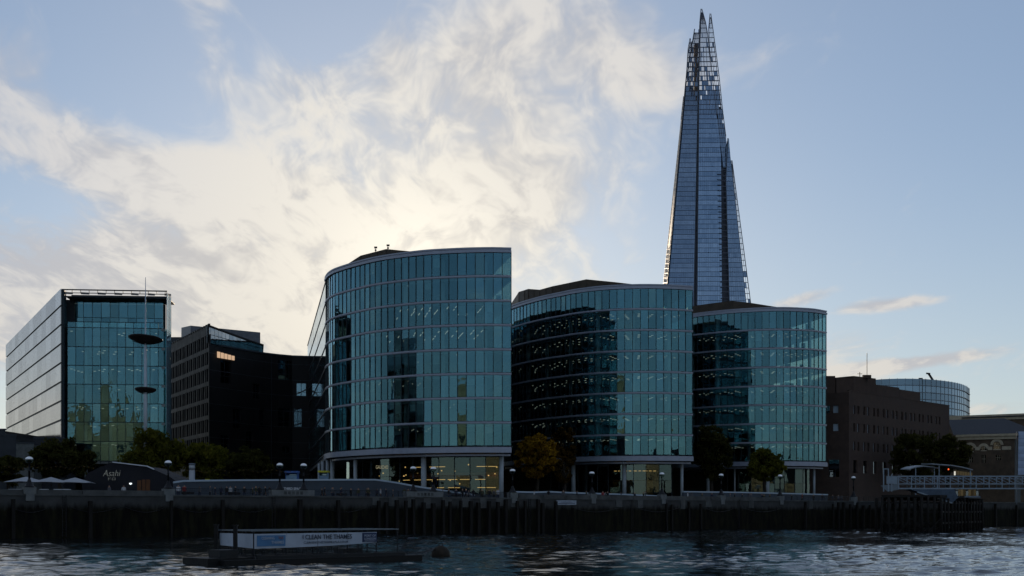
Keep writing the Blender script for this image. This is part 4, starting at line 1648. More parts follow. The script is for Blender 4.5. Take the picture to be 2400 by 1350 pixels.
# ------------------------------------------------------------------ far round glass building
fb = empty('round_office', (ux(2150) * 520, 540, QUAY_Z), 'distant blue ribbed round office behind the brick block', 'office')
rows = [(2272, 541), (2262, 528), (2240, 516), (2200, 506), (2156, 501), (2110, 500), (2060, 503), (2010, 512)]
fp, fn = smooth_path(plan(rows), 3.0)
ft = zz(888, 501)
levels = [ft - 2.7 * k for k in range(0, 8)]
mats_fb = M['glass_blue']
for k, (zt, zb) in enumerate(zip(levels, levels[1:])):
    g = MB()
    g.sweep(fp, fn, -0.3, 0.0, zb + 0.25, zt)
    g.build('glass_tier', mats_fb, fb)
    g = MB()
    g.sweep(fp, fn, -0.3, 0.35, zb, zb + 0.25)
    g.build('tier_band', M['steel'], fb)
for i in range(0, len(fp)):
    g = MB()
    p, q = fp[i], fn[i]
    t = Vector((q.y, -q.x))
    g.wallbox(p - t * 0.05, p + t * 0.05, q, 0.0, 0.10, levels[-1], ft + 0.25)
    g.build('rib', M['steel'], fb)
g = MB()
g.prism([(p.x - q.x * 0.5, p.y - q.y * 0.5) for p, q in zip(fp, fn)] + [(fp[-1].x, 620), (fp[0].x - 6, 620)], QUAY_Z, ft - 0.2)
g.build('inner_mass', M['core'], fb)
g = MB()
a = at(2158, 886, 502)
g.box(a.x - 1.0, a.x + 0.6, a.y - 0.6, a.y - 0.4, levels[-1], a.z)
g.build('dark_slot', M['mullion'], fb)
ck = empty('roof_crane', tuple(at(2186, 889, 520)), 'tiny tilted maintenance crane on the round office roof', 'crane')
g = MB()
g.beam(at(2187, 892, 520), at(2176, 875, 520), 0.7)
g.build('jib', M['iron'], ck)
g = MB()
g.beam(at(2171, 875, 520), at(2180, 876, 520), 0.6)
g.build('cradle', M['iron'], ck)

# ------------------------------------------------------------------ warehouse with arched windows at the right edge
wh = empty('warehouse', (ux(2320) * 336, 338, QUAY_Z), 'old brown warehouse with pale arched windows and hipped roof', 'warehouse')
HD = 330.0
H0, H1 = Vector((ux(2247) * 333, 333.0)), Vector((ux(2378) * 327, 327.0))
dh = (H1 - H0).normalized()
nh = Vector((dh.y, -dh.x))
M['old_brick'] = solid('old_stock_brick', (0.085, 0.062, 0.042), 0.9, 0, 0.3, 0.7, 0.3)
M['cream'] = solid('cream_stone', (0.36, 0.31, 0.22), 0.8, 0, 0.2)
M['slate'] = solid('slate_roof', (0.022, 0.025, 0.032), 0.6, 0, 0.25, 2.0)
hz = zz(1030, HD)


def hs(px):
    return (px - 2247) / (2378 - 2247) * (H1 - H0).length


hl = []
for cx, hw, y0, y1 in ((2275, 6.5, 1043, 1057), (2306, 6, 1045, 1055), (2337, 8, 1037, 1053), (2275, 5.5, 1071, 1083), (2306, 5, 1066, 1085), (2340, 6, 1067, 1079)):
    hl.append((hs(cx - hw), hs(cx + hw), zz(y1, HD), zz(y0, HD)))
g = MB()
facade(g, H0, H1, nh, QUAY_Z, hz, hl, 0.4)
g.build('front_wall', M['old_brick'], wh)
for i, h in enumerate(hl):
    a, b = H0 + dh * h[0], H0 + dh * h[1]
    c = (a + b) / 2
    g = MB()
    g.wallbox(a, b, nh, -0.36, -0.3, h[2], h[3])
    wnd = g.build('window', M['glass_dark'], wh)
    g = MB()
    for k in (1, 2):
        p = a.lerp(b, k / 3)
        g.wallbox(p - dh * 0.04, p + dh * 0.04, nh, -0.29, -0.24, h[2], h[3])
    g.wallbox(a, b, nh, -0.29, -0.25, (h[2] + h[3]) / 2 - 0.04, (h[2] + h[3]) / 2 + 0.04)
    g.build('glazing_bar', M['cream'], wnd)
    if i < 3:
        # pale arched surround
        r0, r1 = (h[1] - h[0]) / 2 + 0.1, (h[1] - h[0]) / 2 + 0.75
        zc = h[3] - 0.7
        g = MB()
        vs, fs = [], []
        m_ = 13
        for o in (0.02, 0.2):
            for rr in (r0, r1):
                for k in range(m_):
                    an = math.pi * k / (m_ - 1)
                    q = c + dh * (-rr * math.cos(an)) + nh * o
                    vs.append((q.x, q.y, zc + rr * math.sin(an)))
        for k in range(m_ - 1):
            fs += [(k, k + 1, m_ + k + 1, m_ + k), (2 * m_ + k, 3 * m_ + k, 3 * m_ + k + 1, 2 * m_ + k + 1), (m_ + k, m_ + k + 1, 3 * m_ + k + 1, 3 * m_ + k), (k, 2 * m_ + k, 2 * m_ + k + 1, k + 1)]
        fs += [(0, m_, 3 * m_, 2 * m_), (m_ - 1, 3 * m_ - 1, 4 * m_ - 1, 2 * m_ - 1)]
        g.add(vs, fs)
        g.build('arch', M['cream'], wh)
        # brick tympanum closing the head of the opening
        g = MB()
        g.wallbox(a - dh * 0.1, b + dh * 0.1, nh, 0.02, 0.12, h[2] - 0.25, h[2] - 0.02)
        g.build('sill', M['cream'], wh)
g = MB()
for x0, x1 in ((2286, 2297), (2316, 2326), (2349, 2370)):
    g.wallbox(H0 + dh * hs(x0), H0 + dh * hs(x1), nh, 0.02, 0.16, zz(1055, HD), zz(1047, HD))
g.build('string_course', M['cream'], wh)
g = MB()
g.wallbox(H0 - dh * 0.2, H1 + dh * 0.3, nh, -0.6, 0.5, hz, hz + 0.8)
g.build('cornice', M['cream'], wh)
g = MB()
g.wallbox(H0 - dh * 0.6, H1 + dh * 0.8, nh, -0.6, 0.9, hz + 0.802, hz + 1.35)
g.build('upper_cornice', M['cream'], wh)
g = MB()
e0, e1 = H0 - dh * 1.2 + nh * 0.6, H1 + dh * 6.0 + nh * 0.6
k0, k1 = e0 - nh * 20, e1 - nh * 20
zr = zz(985, 345)
ra, rb_ = H0 - dh * 4 - nh * 10, H0 + dh * hs(2345) - nh * 10
z_e = hz + 1.4
g.add([(e0.x, e0.y, z_e), (e1.x, e1.y, z_e), (k1.x, k1.y, z_e), (k0.x, k0.y, z_e), (ra.x, ra.y, zr), (rb_.x, rb_.y, zr)],
      [(0, 1, 5, 4), (1, 2, 5), (2, 3, 4, 5), (3, 0, 4), (0, 3, 2, 1)])
g.build('roof', M['slate'], wh)
g = MB()
g.prism([tuple(H0 - nh * 0.5 + dh * 0.1), tuple(H1 - nh * 0.5), tuple(H1 - nh * 18), tuple(H0 - nh * 18)], QUAY_Z, hz - 0.1)
g.build('inner_mass', M['core'], wh)
# long pale-edged block beyond
lb = empty('long_block', (ux(2340) * 430, 450, QUAY_Z), 'distant flat block with pale banded parapet above the warehouse', 'building')
a, b = Vector((ux(2210) * 415, 415.0)), Vector((ux(2520) * 395, 395.0))
dn = (b - a).normalized()
nn = Vector((dn.y, -dn.x))
g = MB()
g.wallbox(a, b, nn, -30, 0, QUAY_Z, zz(986, 410))
g.build('wall', M['old_brick'], lb)
g = MB()
g.wallbox(a, b, nn, -29, 0.5, zz(986, 410) + 0.002, zz(972, 408))
g.build('parapet_band', M['cream'], lb)
g = MB()
g.wallbox(a + dn * 6, b, nn, 0.51, 0.9, zz(980, 410), zz(977, 409))
g.build('dark_rail', M['slate'], lb)  # narrow dark slate line along the pale parapet band
# wrapped scaffold at the frame's edge
sc_ = empty('wrapped_scaffold', (ux(2400) * 305, 306, QUAY_Z), 'pale blue sheeted scaffold at the far end of the quay', 'scaffold')
M['sheet'] = solid('scaffold_sheet', (0.30, 0.38, 0.52), 0.7, 0, 0.15, 0.6, 0.3)
a, b = Vector((ux(2386) * 305, 305.0)), Vector((ux(2560) * 303, 303.0))
for k in range(6):
    g = MB()
    zb, zt = zz(1113 - 17 * k, 305), zz(1113 - 17 * (k + 1), 305) - 0.05
    rows_ = []
    for j in range(13):
        q = a.lerp(b, j / 12)
        rows_.append((q.x, q.y - 0.15 * (j % 2) - 0.05 * k))
    vs = [(x, y, zb) for x, y in rows_] + [(x, y - 0.1, (zb + zt) / 2) for x, y in rows_] + [(x, y, zt) for x, y in rows_]
    vs += [(x, y + 0.06, z) for x, y, z in vs]
    n_ = 13
    fs = [(r_ * n_ + j, r_ * n_ + j + 1, (r_ + 1) * n_ + j + 1, (r_ + 1) * n_ + j) for r_ in (0, 1) for j in range(12)]
    fs += [(c, b_, a_, d_) for (a_, b_, c, d_) in [tuple(i + 39 for i in f) for f in fs]]
    g.add(vs, fs)
    g.build('sheet', M['sheet'], sc_)
for j in range(5):
    q = a.lerp(b, j / 4)
    g = MB()
    g.beam((q.x, q.y + 0.8, QUAY_Z), (q.x, q.y + 0.8, zz(1011, 305)), 0.12)
    g.build('standard', M['steel'], sc_)

# ------------------------------------------------------------------ low buildings at the left edge
def low_building(label, px0, px1, ytop, d, dep, mat, strips):
    o = empty('low_building', (ux((px0 + px1) / 2) * d, d + dep / 2, QUAY_Z), label, 'building')
    x0, x1 = ux(px0) * d, ux(px1) * d
    zt = zz(ytop, d)
    holes = [(1.0 + i * 3.0, 2.8 + i * 3.0, zt - 3.4, zt - 1.6) for i in range(int((x1 - x0 - 1) / 3.0))] if strips else []
    g = MB()
    facade(g, (x0, d), (x1, d), (0, -1), QUAY_Z, zt, holes, 0.3)
    g.build('front_wall', mat, o)
    for h in holes:
        g = MB()
        g.box(x0 + h[0], x0 + h[1], d + 0.25, d + 0.3, h[2], h[3])
        g.build('window', M['glass_dark'], o)
    g = MB()
    g.box(x0, x1, d + 0.32, d + dep, QUAY_Z, zt - 0.2)
    g.build('inner_mass', mat, o)
    g = MB()
    g.box(x0 - 0.1, x1 + 0.1, d - 0.1, d + 0.31, zt + 0.002, zt + 0.3)
    g.build('coping', M['panel_dark'], o)


low_building('dark upper block at the extreme left edge of the view', -120, 13, 1008, 262, 20, M['panel_dark'], True)
low_building('dark lower block left of the striped flank wall', -120, 38, 1021, 240, 14, M['panel_dark'], True)
low_building('grey ribbed shed below the striped flank wall', 38, 79, 1040, 236, 10, solid('grey_sheet', (0.10, 0.11, 0.11), 0.6, 0.1), False)
low_building('dark slate shed at the foot of the glass block', 79, 150, 1028, 240, 6, M['slate'], False)

# ------------------------------------------------------------------ raised ramp walls and terraces behind the quay
M['ramp'] = solid('ramp_wall', (0.045, 0.058, 0.075), 0.7, 0, 0.15, 0.4)
M['coping_white'] = solid('ramp_coping', (0.34, 0.42, 0.50), 0.5, 0, 0.06)


def ramp(label, prof, back, terrace=0.0):
    pts = []
    for px, py in prof:
        q = wall_at(px)
        n = wall_nrm(px)
        q = q - n * back
        # slide along the sight line so that the wall keeps its offset from the quay
        d = q.y
        pts.append((ux(1200 + 3000 * q.x / q.y), d, px, py))
    tops, line = [], []
    for (k, d, px, py) in pts:
        line.append(Vector((ux(px) * d * 1.0, d)))
        tops.append(zz(py, d))
    mid_ = line[len(line) // 2]
    o = empty('ramp_wall', (mid_.x, mid_.y, QUAY_Z), label, 'wall', 'ramp walls behind the quay')
    nrm = []
    for i in range(len(line)):
        d_ = (line[min(i + 1, len(line) - 1)] - line[max(i - 1, 0)]).normalized()
        nrm.append(Vector((d_.y, -d_.x)))

    def strip(o0, o1, zb, zt):
        g = MB()
        vs, fs = [], []
        for p, q, b_, t_ in zip(line, nrm, zb, zt):
            for oo, z in ((o0, b_), (o1, b_), (o1, t_), (o0, t_)):
                vs.append((p.x + q.x * oo, p.y + q.y * oo, z))
        for k in range(len(line) - 1):
            for i in range(4):
                j = (i + 1) % 4
                fs.append((k * 4 + i, k * 4 + j, (k + 1) * 4 + j, (k + 1) * 4 + i))
        e = (len(line) - 1) * 4
        fs += [(3, 2, 1, 0), (e, e + 1, e + 2, e + 3)]
        g.add(vs, fs)
        return g
    strip(-0.35, 0.0, [QUAY_Z] * len(line), [t - 0.24 for t in tops]).build('wall_face', M['ramp'], o)
    strip(-0.45, 0.10, [t - 0.235 for t in tops], tops).build('coping', M['coping_white'], o)
    if terrace:
        strip(-terrace, -0.36, [QUAY_Z + 0.01] * len(line), [max(QUAY_Z + 0.05, t - 0.9) for t in tops]).build('terrace', M['paving'], o)
    return o, line, nrm, tops


r1, r1l, r1n, r1t = ramp('long grey ramp wall with white coping sloping down at its end', [(408, 1128.5), (432, 1125), (560, 1123.5), (700, 1123), (800, 1122.5), (880, 1122.5), (925, 1129), (980, 1139), (1050, 1149.5), (1112, 1158)], 10.0, 12.0)
r2, r2l, r2n, r2t = ramp('low ramp wall with white coping beside the orange tree', [(1206, 1151), (1255, 1152), (1292, 1151), (1330, 1153), (1390, 1155), (1460, 1157), (1540, 1161)], 11.0)
r3, r3l, r3n, r3t = ramp('low ramp wall with white coping before the brick block', [(1602, 1151), (1700, 1152), (1800, 1154), (1870, 1156), (1940, 1158)], 10.0)
p = r1l[3].lerp(r1l[2], 0.1)
q = r1n[3]
letter('name_lettering', 'THIRD SPACE', 0.5, (p.x + q.x * 0.05, p.y + q.y * 0.05, zz(1148.3, p.y)), (q.x, q.y), M['white'], r1, width=2.9, bold=0.012)

# ------------------------------------------------------------------ trees
M['bark'] = solid('bark', (0.030, 0.024, 0.018), 0.9, 0, 0.3, 3.0, 0.4)


def leaf_mat(name, c0, c1):
    m, nt = new_mat(name)
    oi = nt.n('ShaderNodeNewGeometry')
    no = nt.noise(oi.outputs['Position'], 0.7, 3.0, 0.6)
    a_ = nt.n('ShaderNodeAttribute')
    a_.attribute_name = 'tone'
    f = nt.math('ADD', nt.math('MULTIPLY', a_.outputs['Fac'], 0.6), nt.math('MULTIPLY', nt.remap(no.outputs[0], 0.35, 0.65), 0.5), clamp=True)
    c = nt.mixc(f, (*c0, 1), (*c1, 1))
    d_ = nt.n('ShaderNodeBsdfDiffuse')
    nt.put(d_.inputs[0], c)
    t_ = nt.n('ShaderNodeBsdfTranslucent')
    nt.put(t_.inputs[0], c)
    mx_ = nt.n('ShaderNodeMixShader')
    mx_.inputs[0].default_value = 0.35
    nt.t.links.new(d_.outputs[0], mx_.inputs[1])
    nt.t.links.new(t_.outputs[0], mx_.inputs[2])
    return finish(m, nt, mx_.outputs[0])


LEAF = {'olive': leaf_mat('leaf_olive', (0.034, 0.040, 0.007), (0.12, 0.115, 0.016)),
        'dark': leaf_mat('leaf_dark', (0.020, 0.023, 0.007), (0.062, 0.060, 0.016)),
        'orange': leaf_mat('leaf_orange', (0.09, 0.045, 0.006), (0.32, 0.18, 0.015)),
        'brown': leaf_mat('leaf_brown', (0.028, 0.018, 0.006), (0.08, 0.045, 0.010))}


def tree(label, px0, px1, ytop, ybot, d, leaf, seed, clumps=75, per=80, lean=0.0, lsz=0.36):
    rng = np.random.default_rng(seed)
    cx = ux((px0 + px1) / 2) * d
    rx = (px1 - px0) / 2 / 3000 * d
    zt, zb = zz(ytop, d), zz(ybot, d)
    o = empty('tree', (cx, d, QUAY_Z), label, 'tree', 'trees behind the quay')
    zc, rz = (zt + zb) / 2, (zt - zb) / 2
    g = MB()
    hgt_ = zc + rz * 0.3 - QUAY_Z
    tp = [(cx + lean * t * hgt_ + 0.15 * math.sin(t * 5 + seed), d + 0.1 * math.sin(t * 4), QUAY_Z + t * hgt_) for t in (0, .2, .4, .6, .8, 1)]
    r0 = 0.06 * (zt - QUAY_Z) ** 0.6 + 0.08
    g.tube(tp, [r0 * 1.35, r0, r0 * .85, r0 * .65, r0 * .45, r0 * .2], 8)
    g.build('trunk', M['bark'], o, True)
    for k in range(9):
        t = rng.uniform(0.42, 0.85)
        b0 = Vector(tp[0]).lerp(Vector(tp[5]), t)
        an = rng.uniform(0, 6.28)
        e = Vector((cx + math.cos(an) * rx * rng.uniform(.5, .85), d + math.sin(an) * rx * rng.uniform(.5, .85), zc + rng.uniform(-.35, .7) * rz))
        mdp = b0.lerp(e, 0.5) + Vector((0, 0, 0.25 * rz * rng.uniform(0, 1)))
        g = MB()
        g.tube([b0, mdp, e], [r0 * .4, r0 * .25, r0 * .06], 6)
        g.build('limb', M['bark'], o, True)
    V, tone = [], []
    for _ in range(clumps):
        v = rng.normal(size=3)
        v /= np.linalg.norm(v)
        rr = rng.uniform(0.25, 1.0) ** 0.5
        wob = 1 + 0.12 * math.sin(3 * math.atan2(v[1], v[0]) + seed) + 0.10 * math.sin(5 * v[2] + seed * 2)
        c = np.array([cx + v[0] * rr * rx * wob * 0.92, d + v[1] * rr * rx * wob * 0.86, zc + v[2] * rr * rz * 0.88 * wob])
        cr = rng.uniform(0.13, 0.28) * max(rx, 1.6)
        tn = rng.uniform(0, 1)
        for _ in range(per):
            w_ = rng.normal(size=3)
            w_ *= cr * rng.uniform(0.3, 1.0) / np.linalg.norm(w_)
            p = c + w_ * np.array([1, 1, 0.7])
            a = rng.normal(size=3)
            a /= np.linalg.norm(a)
            b = np.cross(a, rng.normal(size=3))
            b /= np.linalg.norm(b)
            s = lsz * rng.uniform(0.55, 1.25)
            V += [p - a * s, p + b * s * .45, p + a * s, p - b * s * .45]
            tone.append(min(1, max(0, tn + rng.uniform(-.25, .25))))
    n_ = len(tone)
    me = bpy.data.meshes.new('crown')
    me.vertices.add(n_ * 4)
    me.vertices.foreach_set('co', np.array(V, dtype=np.float32).ravel())
    me.loops.add(n_ * 4)
    me.loops.foreach_set('vertex_index', np.arange(n_ * 4, dtype=np.int32))
    me.polygons.add(n_)
    me.polygons.foreach_set('loop_start', np.arange(0, n_ * 4, 4, dtype=np.int32))
    me.update(calc_edges=True)
    at2 = me.attributes.new('tone', 'FLOAT', 'FACE')
    at2.data.foreach_set('value', np.array(tone, dtype=np.float32))
    me.materials.append(LEAF[leaf])
    c = bpy.data.objects.new('crown', me)
    COL.objects.link(c)
    c.parent = o
    c.matrix_parent_inverse = parent_inv(o)
    return o


tree('dark leafy tree behind the white parasols', 60, 216, 1030, 1126, 198, 'dark', 1, 120)
tree('olive green tree rising behind the dark pavilion', 290, 434, 1002, 1126, 208, 'olive', 2, 135)
tree('dark olive tree left of the round vent', 416, 540, 1024, 1130, 214, 'olive', 3, 120)
tree('low dark tree in front of the bronze office', 524, 648, 1050, 1130, 236, 'dark', 4, 100)
tree('orange autumn tree in front of the middle glass office', 1206, 1312, 1014, 1128, 226, 'orange', 5, 95)
tree('brown thin tree beside the orange autumn tree', 1286, 1356, 985, 1130, 238, 'brown', 6, 75)
tree('tall dark tree between two curved glass offices', 1618, 1714, 985, 1140, 262, 'dark', 7, 140)
tree('round dark tree in front of the smaller glass office', 1750, 1836, 1050, 1134, 256, 'olive', 8, 150, 80, lsz=0.32)
tree('broad dark tree in front of the brick block', 2082, 2198, 1006, 1124, 292, 'dark', 9, 110, lsz=0.4)
tree('dark tree beside the arched warehouse', 2176, 2270, 1010, 1124, 296, 'dark', 10, 95, lsz=0.4)
tree('small bare brown tree by the dark cladding of the middle office', 1300, 1345, 1060, 1140, 222, 'brown', 12, 30)
tree('dark bushy tree at the extreme left edge of the quay', -40, 74, 1060, 1136, 192, 'dark', 13, 60)

# ------------------------------------------------------------------ pavilion, parasols, mast and kiosks
PD = 177.0
pv = empty('pavilion', (ux(310) * PD, PD + 4, QUAY_Z), 'low dark angular pavilion with drink lettering on its wall', 'pavilion')
M['pav'] = solid('pavilion_cladding', (0.009, 0.0095, 0.014), 0.7, 0.0, 0.15)
prof = [(192, 1160), (192, 1130), (206, 1108), (262, 1083.5), (345, 1093.5), (396, 1116), (426, 1137), (433, 1160)]
g = MB()
fr = [at(px, py, PD) for px, py in prof]
fr[0].z = fr[-1].z = QUAY_Z
bk = [Vector((p.x, p.y + 9, p.z)) for p in fr]
m_ = len(fr)
g.add([tuple(p) for p in fr + bk], [tuple(range(m_)), tuple(range(2 * m_ - 1, m_ - 1, -1))] + [(i, i + m_, (i + 1) % m_ + m_, (i + 1) % m_) for i in range(m_)])
g.build('shell', M['pav'], pv)
g = MB()
for (a_, b_) in (((264, 1083), (345, 1092.5)), ((345, 1092.5), (361, 1100))):
    g.beam(at(*a_, PD - 0.1), at(*b_, PD - 0.1), 0.2, 0.13)
g.build('roof_edge', M['white'], pv)
M['neon'] = emit('sign_white', (0.75, 0.85, 0.85), 0.10)
p = at(261, 1116, PD - 0.12)
letter('name_lettering', 'Asahi', 1.25, p, (0, -1), M['neon'], pv, width=2.45, shear=0.25, bold=-0.012)
p = at(261, 1125.5, PD - 0.12)
letter('small_lettering', '\u30c9\u30ed', 0.5, p, (0, -1), M['neon'], pv, width=1.0)
for px0, px1, y0, y1 in ((322, 331, 1126, 1156), (333, 341, 1124, 1156), (343, 352, 1124, 1156)):
    a, b = at(px0, y0, PD), at(px1, y1, PD)
    g = MB()
    g.box(a.x, b.x, PD - 0.1, PD - 0.02, QUAY_Z, a.z)
    g.build('door', solid('lit_timber_door', (0.10, 0.04, 0.015), 0.6), pv)
g = MB()
a = at(306, 1134, PD - 0.4)
g.lathe(a.x, a.y, [(0.05, a.z - 0.12), (0.22, a.z), (0.18, a.z + 0.12), (0.04, a.z + 0.14)], 10)
g.build('wall_light', emit('pavilion_light', (0.85, 0.95, 1.0), 1.4), pv)
# string of small lights between the trees
sl = empty('festoon_lights', tuple(at(330, 1100, 184)), 'string of tiny lights hung between trees behind the pavilion', 'lights')
g = MB()
pts_ = [at(10 + 11 * i, 1092 + 6 * math.sin(i * 0.55) ** 2 + (8 if i > 34 else 0), 186) for i in range(62)]
for a, b in zip(pts_, pts_[1:]):
    g.beam(a, b, 0.025)
g.build('wire', M['iron'], sl)
g = MB()
for a in pts_:
    g.box(a.x - 0.05, a.x + 0.05, a.y - 0.05, a.y + 0.05, a.z - 0.14, a.z - 0.03)
tag(g.build('bulbs', emit('festoon_bulb', (1.0, 0.75, 0.35), 0.025), sl), kind='stuff')


M['parasol_cloth'] = solid('parasol_cloth', (0.30, 0.32, 0.35), 0.8, 0, 0.1)


def parasol(label, px, ytop, wpx, d):
    c = at(px, ytop, d)
    w_ = wpx / 3000 * d / 2
    o = empty('parasol', (c.x, c.y, QUAY_Z), label, 'parasol', 'white parasols beside the pavilion')
    g = MB()
    g.beam((c.x, c.y, QUAY_Z), (c.x, c.y, c.z + 0.1), 0.09)
    g.build('pole', M['iron'], o)
    g = MB()
    ze = c.z - 0.75
    corners = [(c.x - w_, c.y - w_, ze), (c.x + w_, c.y - w_, ze), (c.x + w_, c.y + w_, ze), (c.x - w_, c.y + w_, ze)]
    mids = [(c.x, c.y - w_, ze + 0.10), (c.x + w_, c.y, ze + 0.10), (c.x, c.y + w_, ze + 0.10), (c.x - w_, c.y, ze + 0.10)]
    vs = [(c.x, c.y, c.z)] + [v for pr in zip(corners, mids) for v in pr]
    vs2 = [(x, y, z - 0.03) for x, y, z in vs]
    fs = [(0, 1 + i, 1 + (i + 1) % 8) for i in range(8)] + [(9, 10 + (i + 1) % 8, 10 + i) for i in range(8)] + [(1 + i, 10 + i, 10 + (i + 1) % 8, 1 + (i + 1) % 8) for i in range(8)]
    g.add(vs + vs2, fs)
    g.build('canopy', M['parasol_cloth'], o)
    for q in corners:
        g = MB()
        g.beam((c.x, c.y, c.z - 0.12), (q[0], q[1], q[2] - 0.06), 0.05)
        g.build('rib', M['iron'], o)
    return o


parasol('white parasol next to the leftmost quay lamp', 62, 1117, 78, 168)
parasol('white parasol halfway between the leftmost lamp and the pavilion', 120, 1118, 74, 170)
parasol('white parasol touching the dark pavilion wall', 176, 1119, 72, 173)
for i, (px0, px1) in enumerate(((22, 50), (95, 112), (128, 146), (150, 164))):
    a, b = at(px0, 1147, 166), at(px1, 1147, 166)
    t_ = empty('terrace_table', ((a.x + b.x) / 2, 166, QUAY_Z), ('long white table under the leftmost parasol', 'small white table right of the leftmost lamp', 'white table under the middle parasol', 'white table under the parasol by the pavilion')[i], 'table', 'white tables under the parasols')
    g = MB()
    g.box(a.x, b.x, 165.6, 166.4, 6.12, 6.2)
    g.build('table_top', M['white'], t_)
    for xx in (a.x + 0.1, b.x - 0.1):
        g = MB()
        g.beam((xx, 166, QUAY_Z), (xx, 166, 6.12), 0.08)
        g.build('leg', M['iron'], t_)

# disc mast
MDp = 206.0
mx_ = ux(341) * MDp
ms = empty('disc_mast', (mx_, MDp, QUAY_Z), 'tall slim pole carrying two dark saucer discs', 'mast')
g = MB()
zt = zz(650, MDp)
z1, z2 = zz(795, MDp), zz(914, MDp)
g.lathe(mx_, MDp, [(0.30, QUAY_Z), (0.30, z2), (0.26, z2 + 0.2), (0.22, z1), (0.12, z1 + 0.3), (0.10, z1 + 4), (0.04, zt)], 12)
g.build('pole', solid('mast_grey', (0.38, 0.43, 0.48), 0.45, 0.3, 0.1), ms, True)
M['disc'] = solid('saucer_dark', (0.030, 0.024, 0.024), 0.6, 0.2, 0.15)
for zc, px0, px1, tilt, dx_ in ((z1, 297, 376, 0.06, -0.35), (z2, 314, 363, 0.0, -0.15)):
    rad = (px1 - px0) / 2 / 3000 * MDp
    g = MB()
    g.lathe(0, 0, [(0.3, -0.75 * rad / 2.7), (rad * 0.55, -0.5 * rad / 2.7), (rad * 0.9, -0.12), (rad, 0.05), (rad, 0.16), (rad * 0.85, 0.22), (0.3, 0.40)], 28)
    dme = g.mesh('disc', M['disc'], True)
    inst('disc', dme, (mx_ + dx_ * 0, MDp, zc), (-0.13, tilt, 0), ms)
    g = MB()
    for k in range(8):
        an = k * math.pi / 4
        g.beam((mx_, MDp, zc - 0.6 * rad / 2.7 - 0.35), (mx_ + math.cos(an) * rad * 0.8, MDp + math.sin(an) * rad * 0.8, zc - 0.30), 0.06)
    g.build('stay', M['iron'], ms)

# round vent
vp = at(450, 1122, 200)
vt = empty('vent_stack', (vp.x, vp.y, QUAY_Z), 'pale grey round ventilation stack above the ramp wall', 'vent')
g = MB()
zt = zz(1086, 200)
g.lathe(vp.x, vp.y, [(0.46, QUAY_Z), (0.46, zt - 1.1), (0.43, zt - 1.1), (0.43, zt - 1.0), (0.46, zt - 1.0), (0.46, zt - 0.25)], 20)
g.build('drum', solid('vent_metal', (0.30, 0.33, 0.36), 0.4, 0.3, 0.1), vt, True)
g = MB()
g.lathe(vp.x, vp.y, [(0.50, zt - 0.25), (0.50, zt), (0.36, zt + 0.01)], 20)
g.build('cowl', M['steel'], vt, True)


def kiosk(label, px0, px1, ytop, d, body, top, trim):
    a, b = at(px0, ytop, d), at(px1, ytop, d)
    zb = zz(1128, d)
    o = empty('kiosk', ((a.x + b.x) / 2, d + 0.8, zb), label, 'kiosk', 'kiosks on the terrace')
    for nm, bx in (('back_wall', (a.x, b.x, d + 1.5, d + 1.6)), ('side_wall', (a.x, a.x + 0.08, d, d + 1.5)), ('side_wall', (b.x - 0.08, b.x, d, d + 1.5))):
        g = MB()
        g.box(bx[0], bx[1], bx[2], bx[3], zb, a.z - 0.3)
        g.build(nm, body, o)
    g = MB()
    g.box(a.x + 0.09, b.x - 0.09, d + 0.05, d + 0.6, zb, zb + 0.9)
    g.build('counter', trim, o)
    g = MB()
    g.box(a.x - 0.1, b.x + 0.1, d - 0.3, d + 1.7, a.z - 0.29, a.z)
    g.build('roof', top, o)
    g = MB()
    g.box(a.x + 0.4, b.x - 0.4, d + 1.42, d + 1.49, zb + 1.0, a.z - 0.5)
    g.build('menu_screen', emit('kiosk_screen', (0.35, 0.55, 0.65), 0.16), o)


BL = solid('kiosk_blue', (0.04, 0.10, 0.30), 0.5)
YE = solid('kiosk_yellow', (0.45, 0.42, 0.03), 0.5)
LBL = solid('kiosk_pale_blue', (0.16, 0.26, 0.36), 0.5)
kiosk('blue kiosk with a lit counter behind the twin lamps', 669, 697, 1104, 200, BL, BL, LBL)
kiosk('pale kiosk with yellow fascia near the glass office columns', 747, 768, 1103, 206, LBL, YE, LBL)
# yellow hanging sign by the ramp
ys = empty('hanging_sign', tuple(at(482, 1140, 181)), 'yellow and black sign board above the white van', 'sign')
a, b = at(475, 1122.5, 181), at(491, 1141, 181)
g = MB()
g.box(a.x, a.x + 0.33, 181, 181.1, b.z, a.z)
g.build('dark_board', M['ink'], ys)
g = MB()
g.box(a.x + 0.332, b.x, 181, 181.1, b.z, a.z)
g.build('yellow_board', solid('sign_yellow_paint', (0.42, 0.38, 0.02), 0.5), ys)
g = MB()
g.beam(((a.x + b.x) / 2, 181.3, QUAY_Z), ((a.x + b.x) / 2, 181.3, a.z), 0.08)
g.build('post', M['iron'], ys)
for k in range(3):
    g = MB()
    g.box(a.x + 0.42, b.x - 0.1, 180.985, 180.998, a.z - 0.3 - 0.25 * k, a.z - 0.24 - 0.25 * k)
    g.build('print_line', M['ink'], ys)
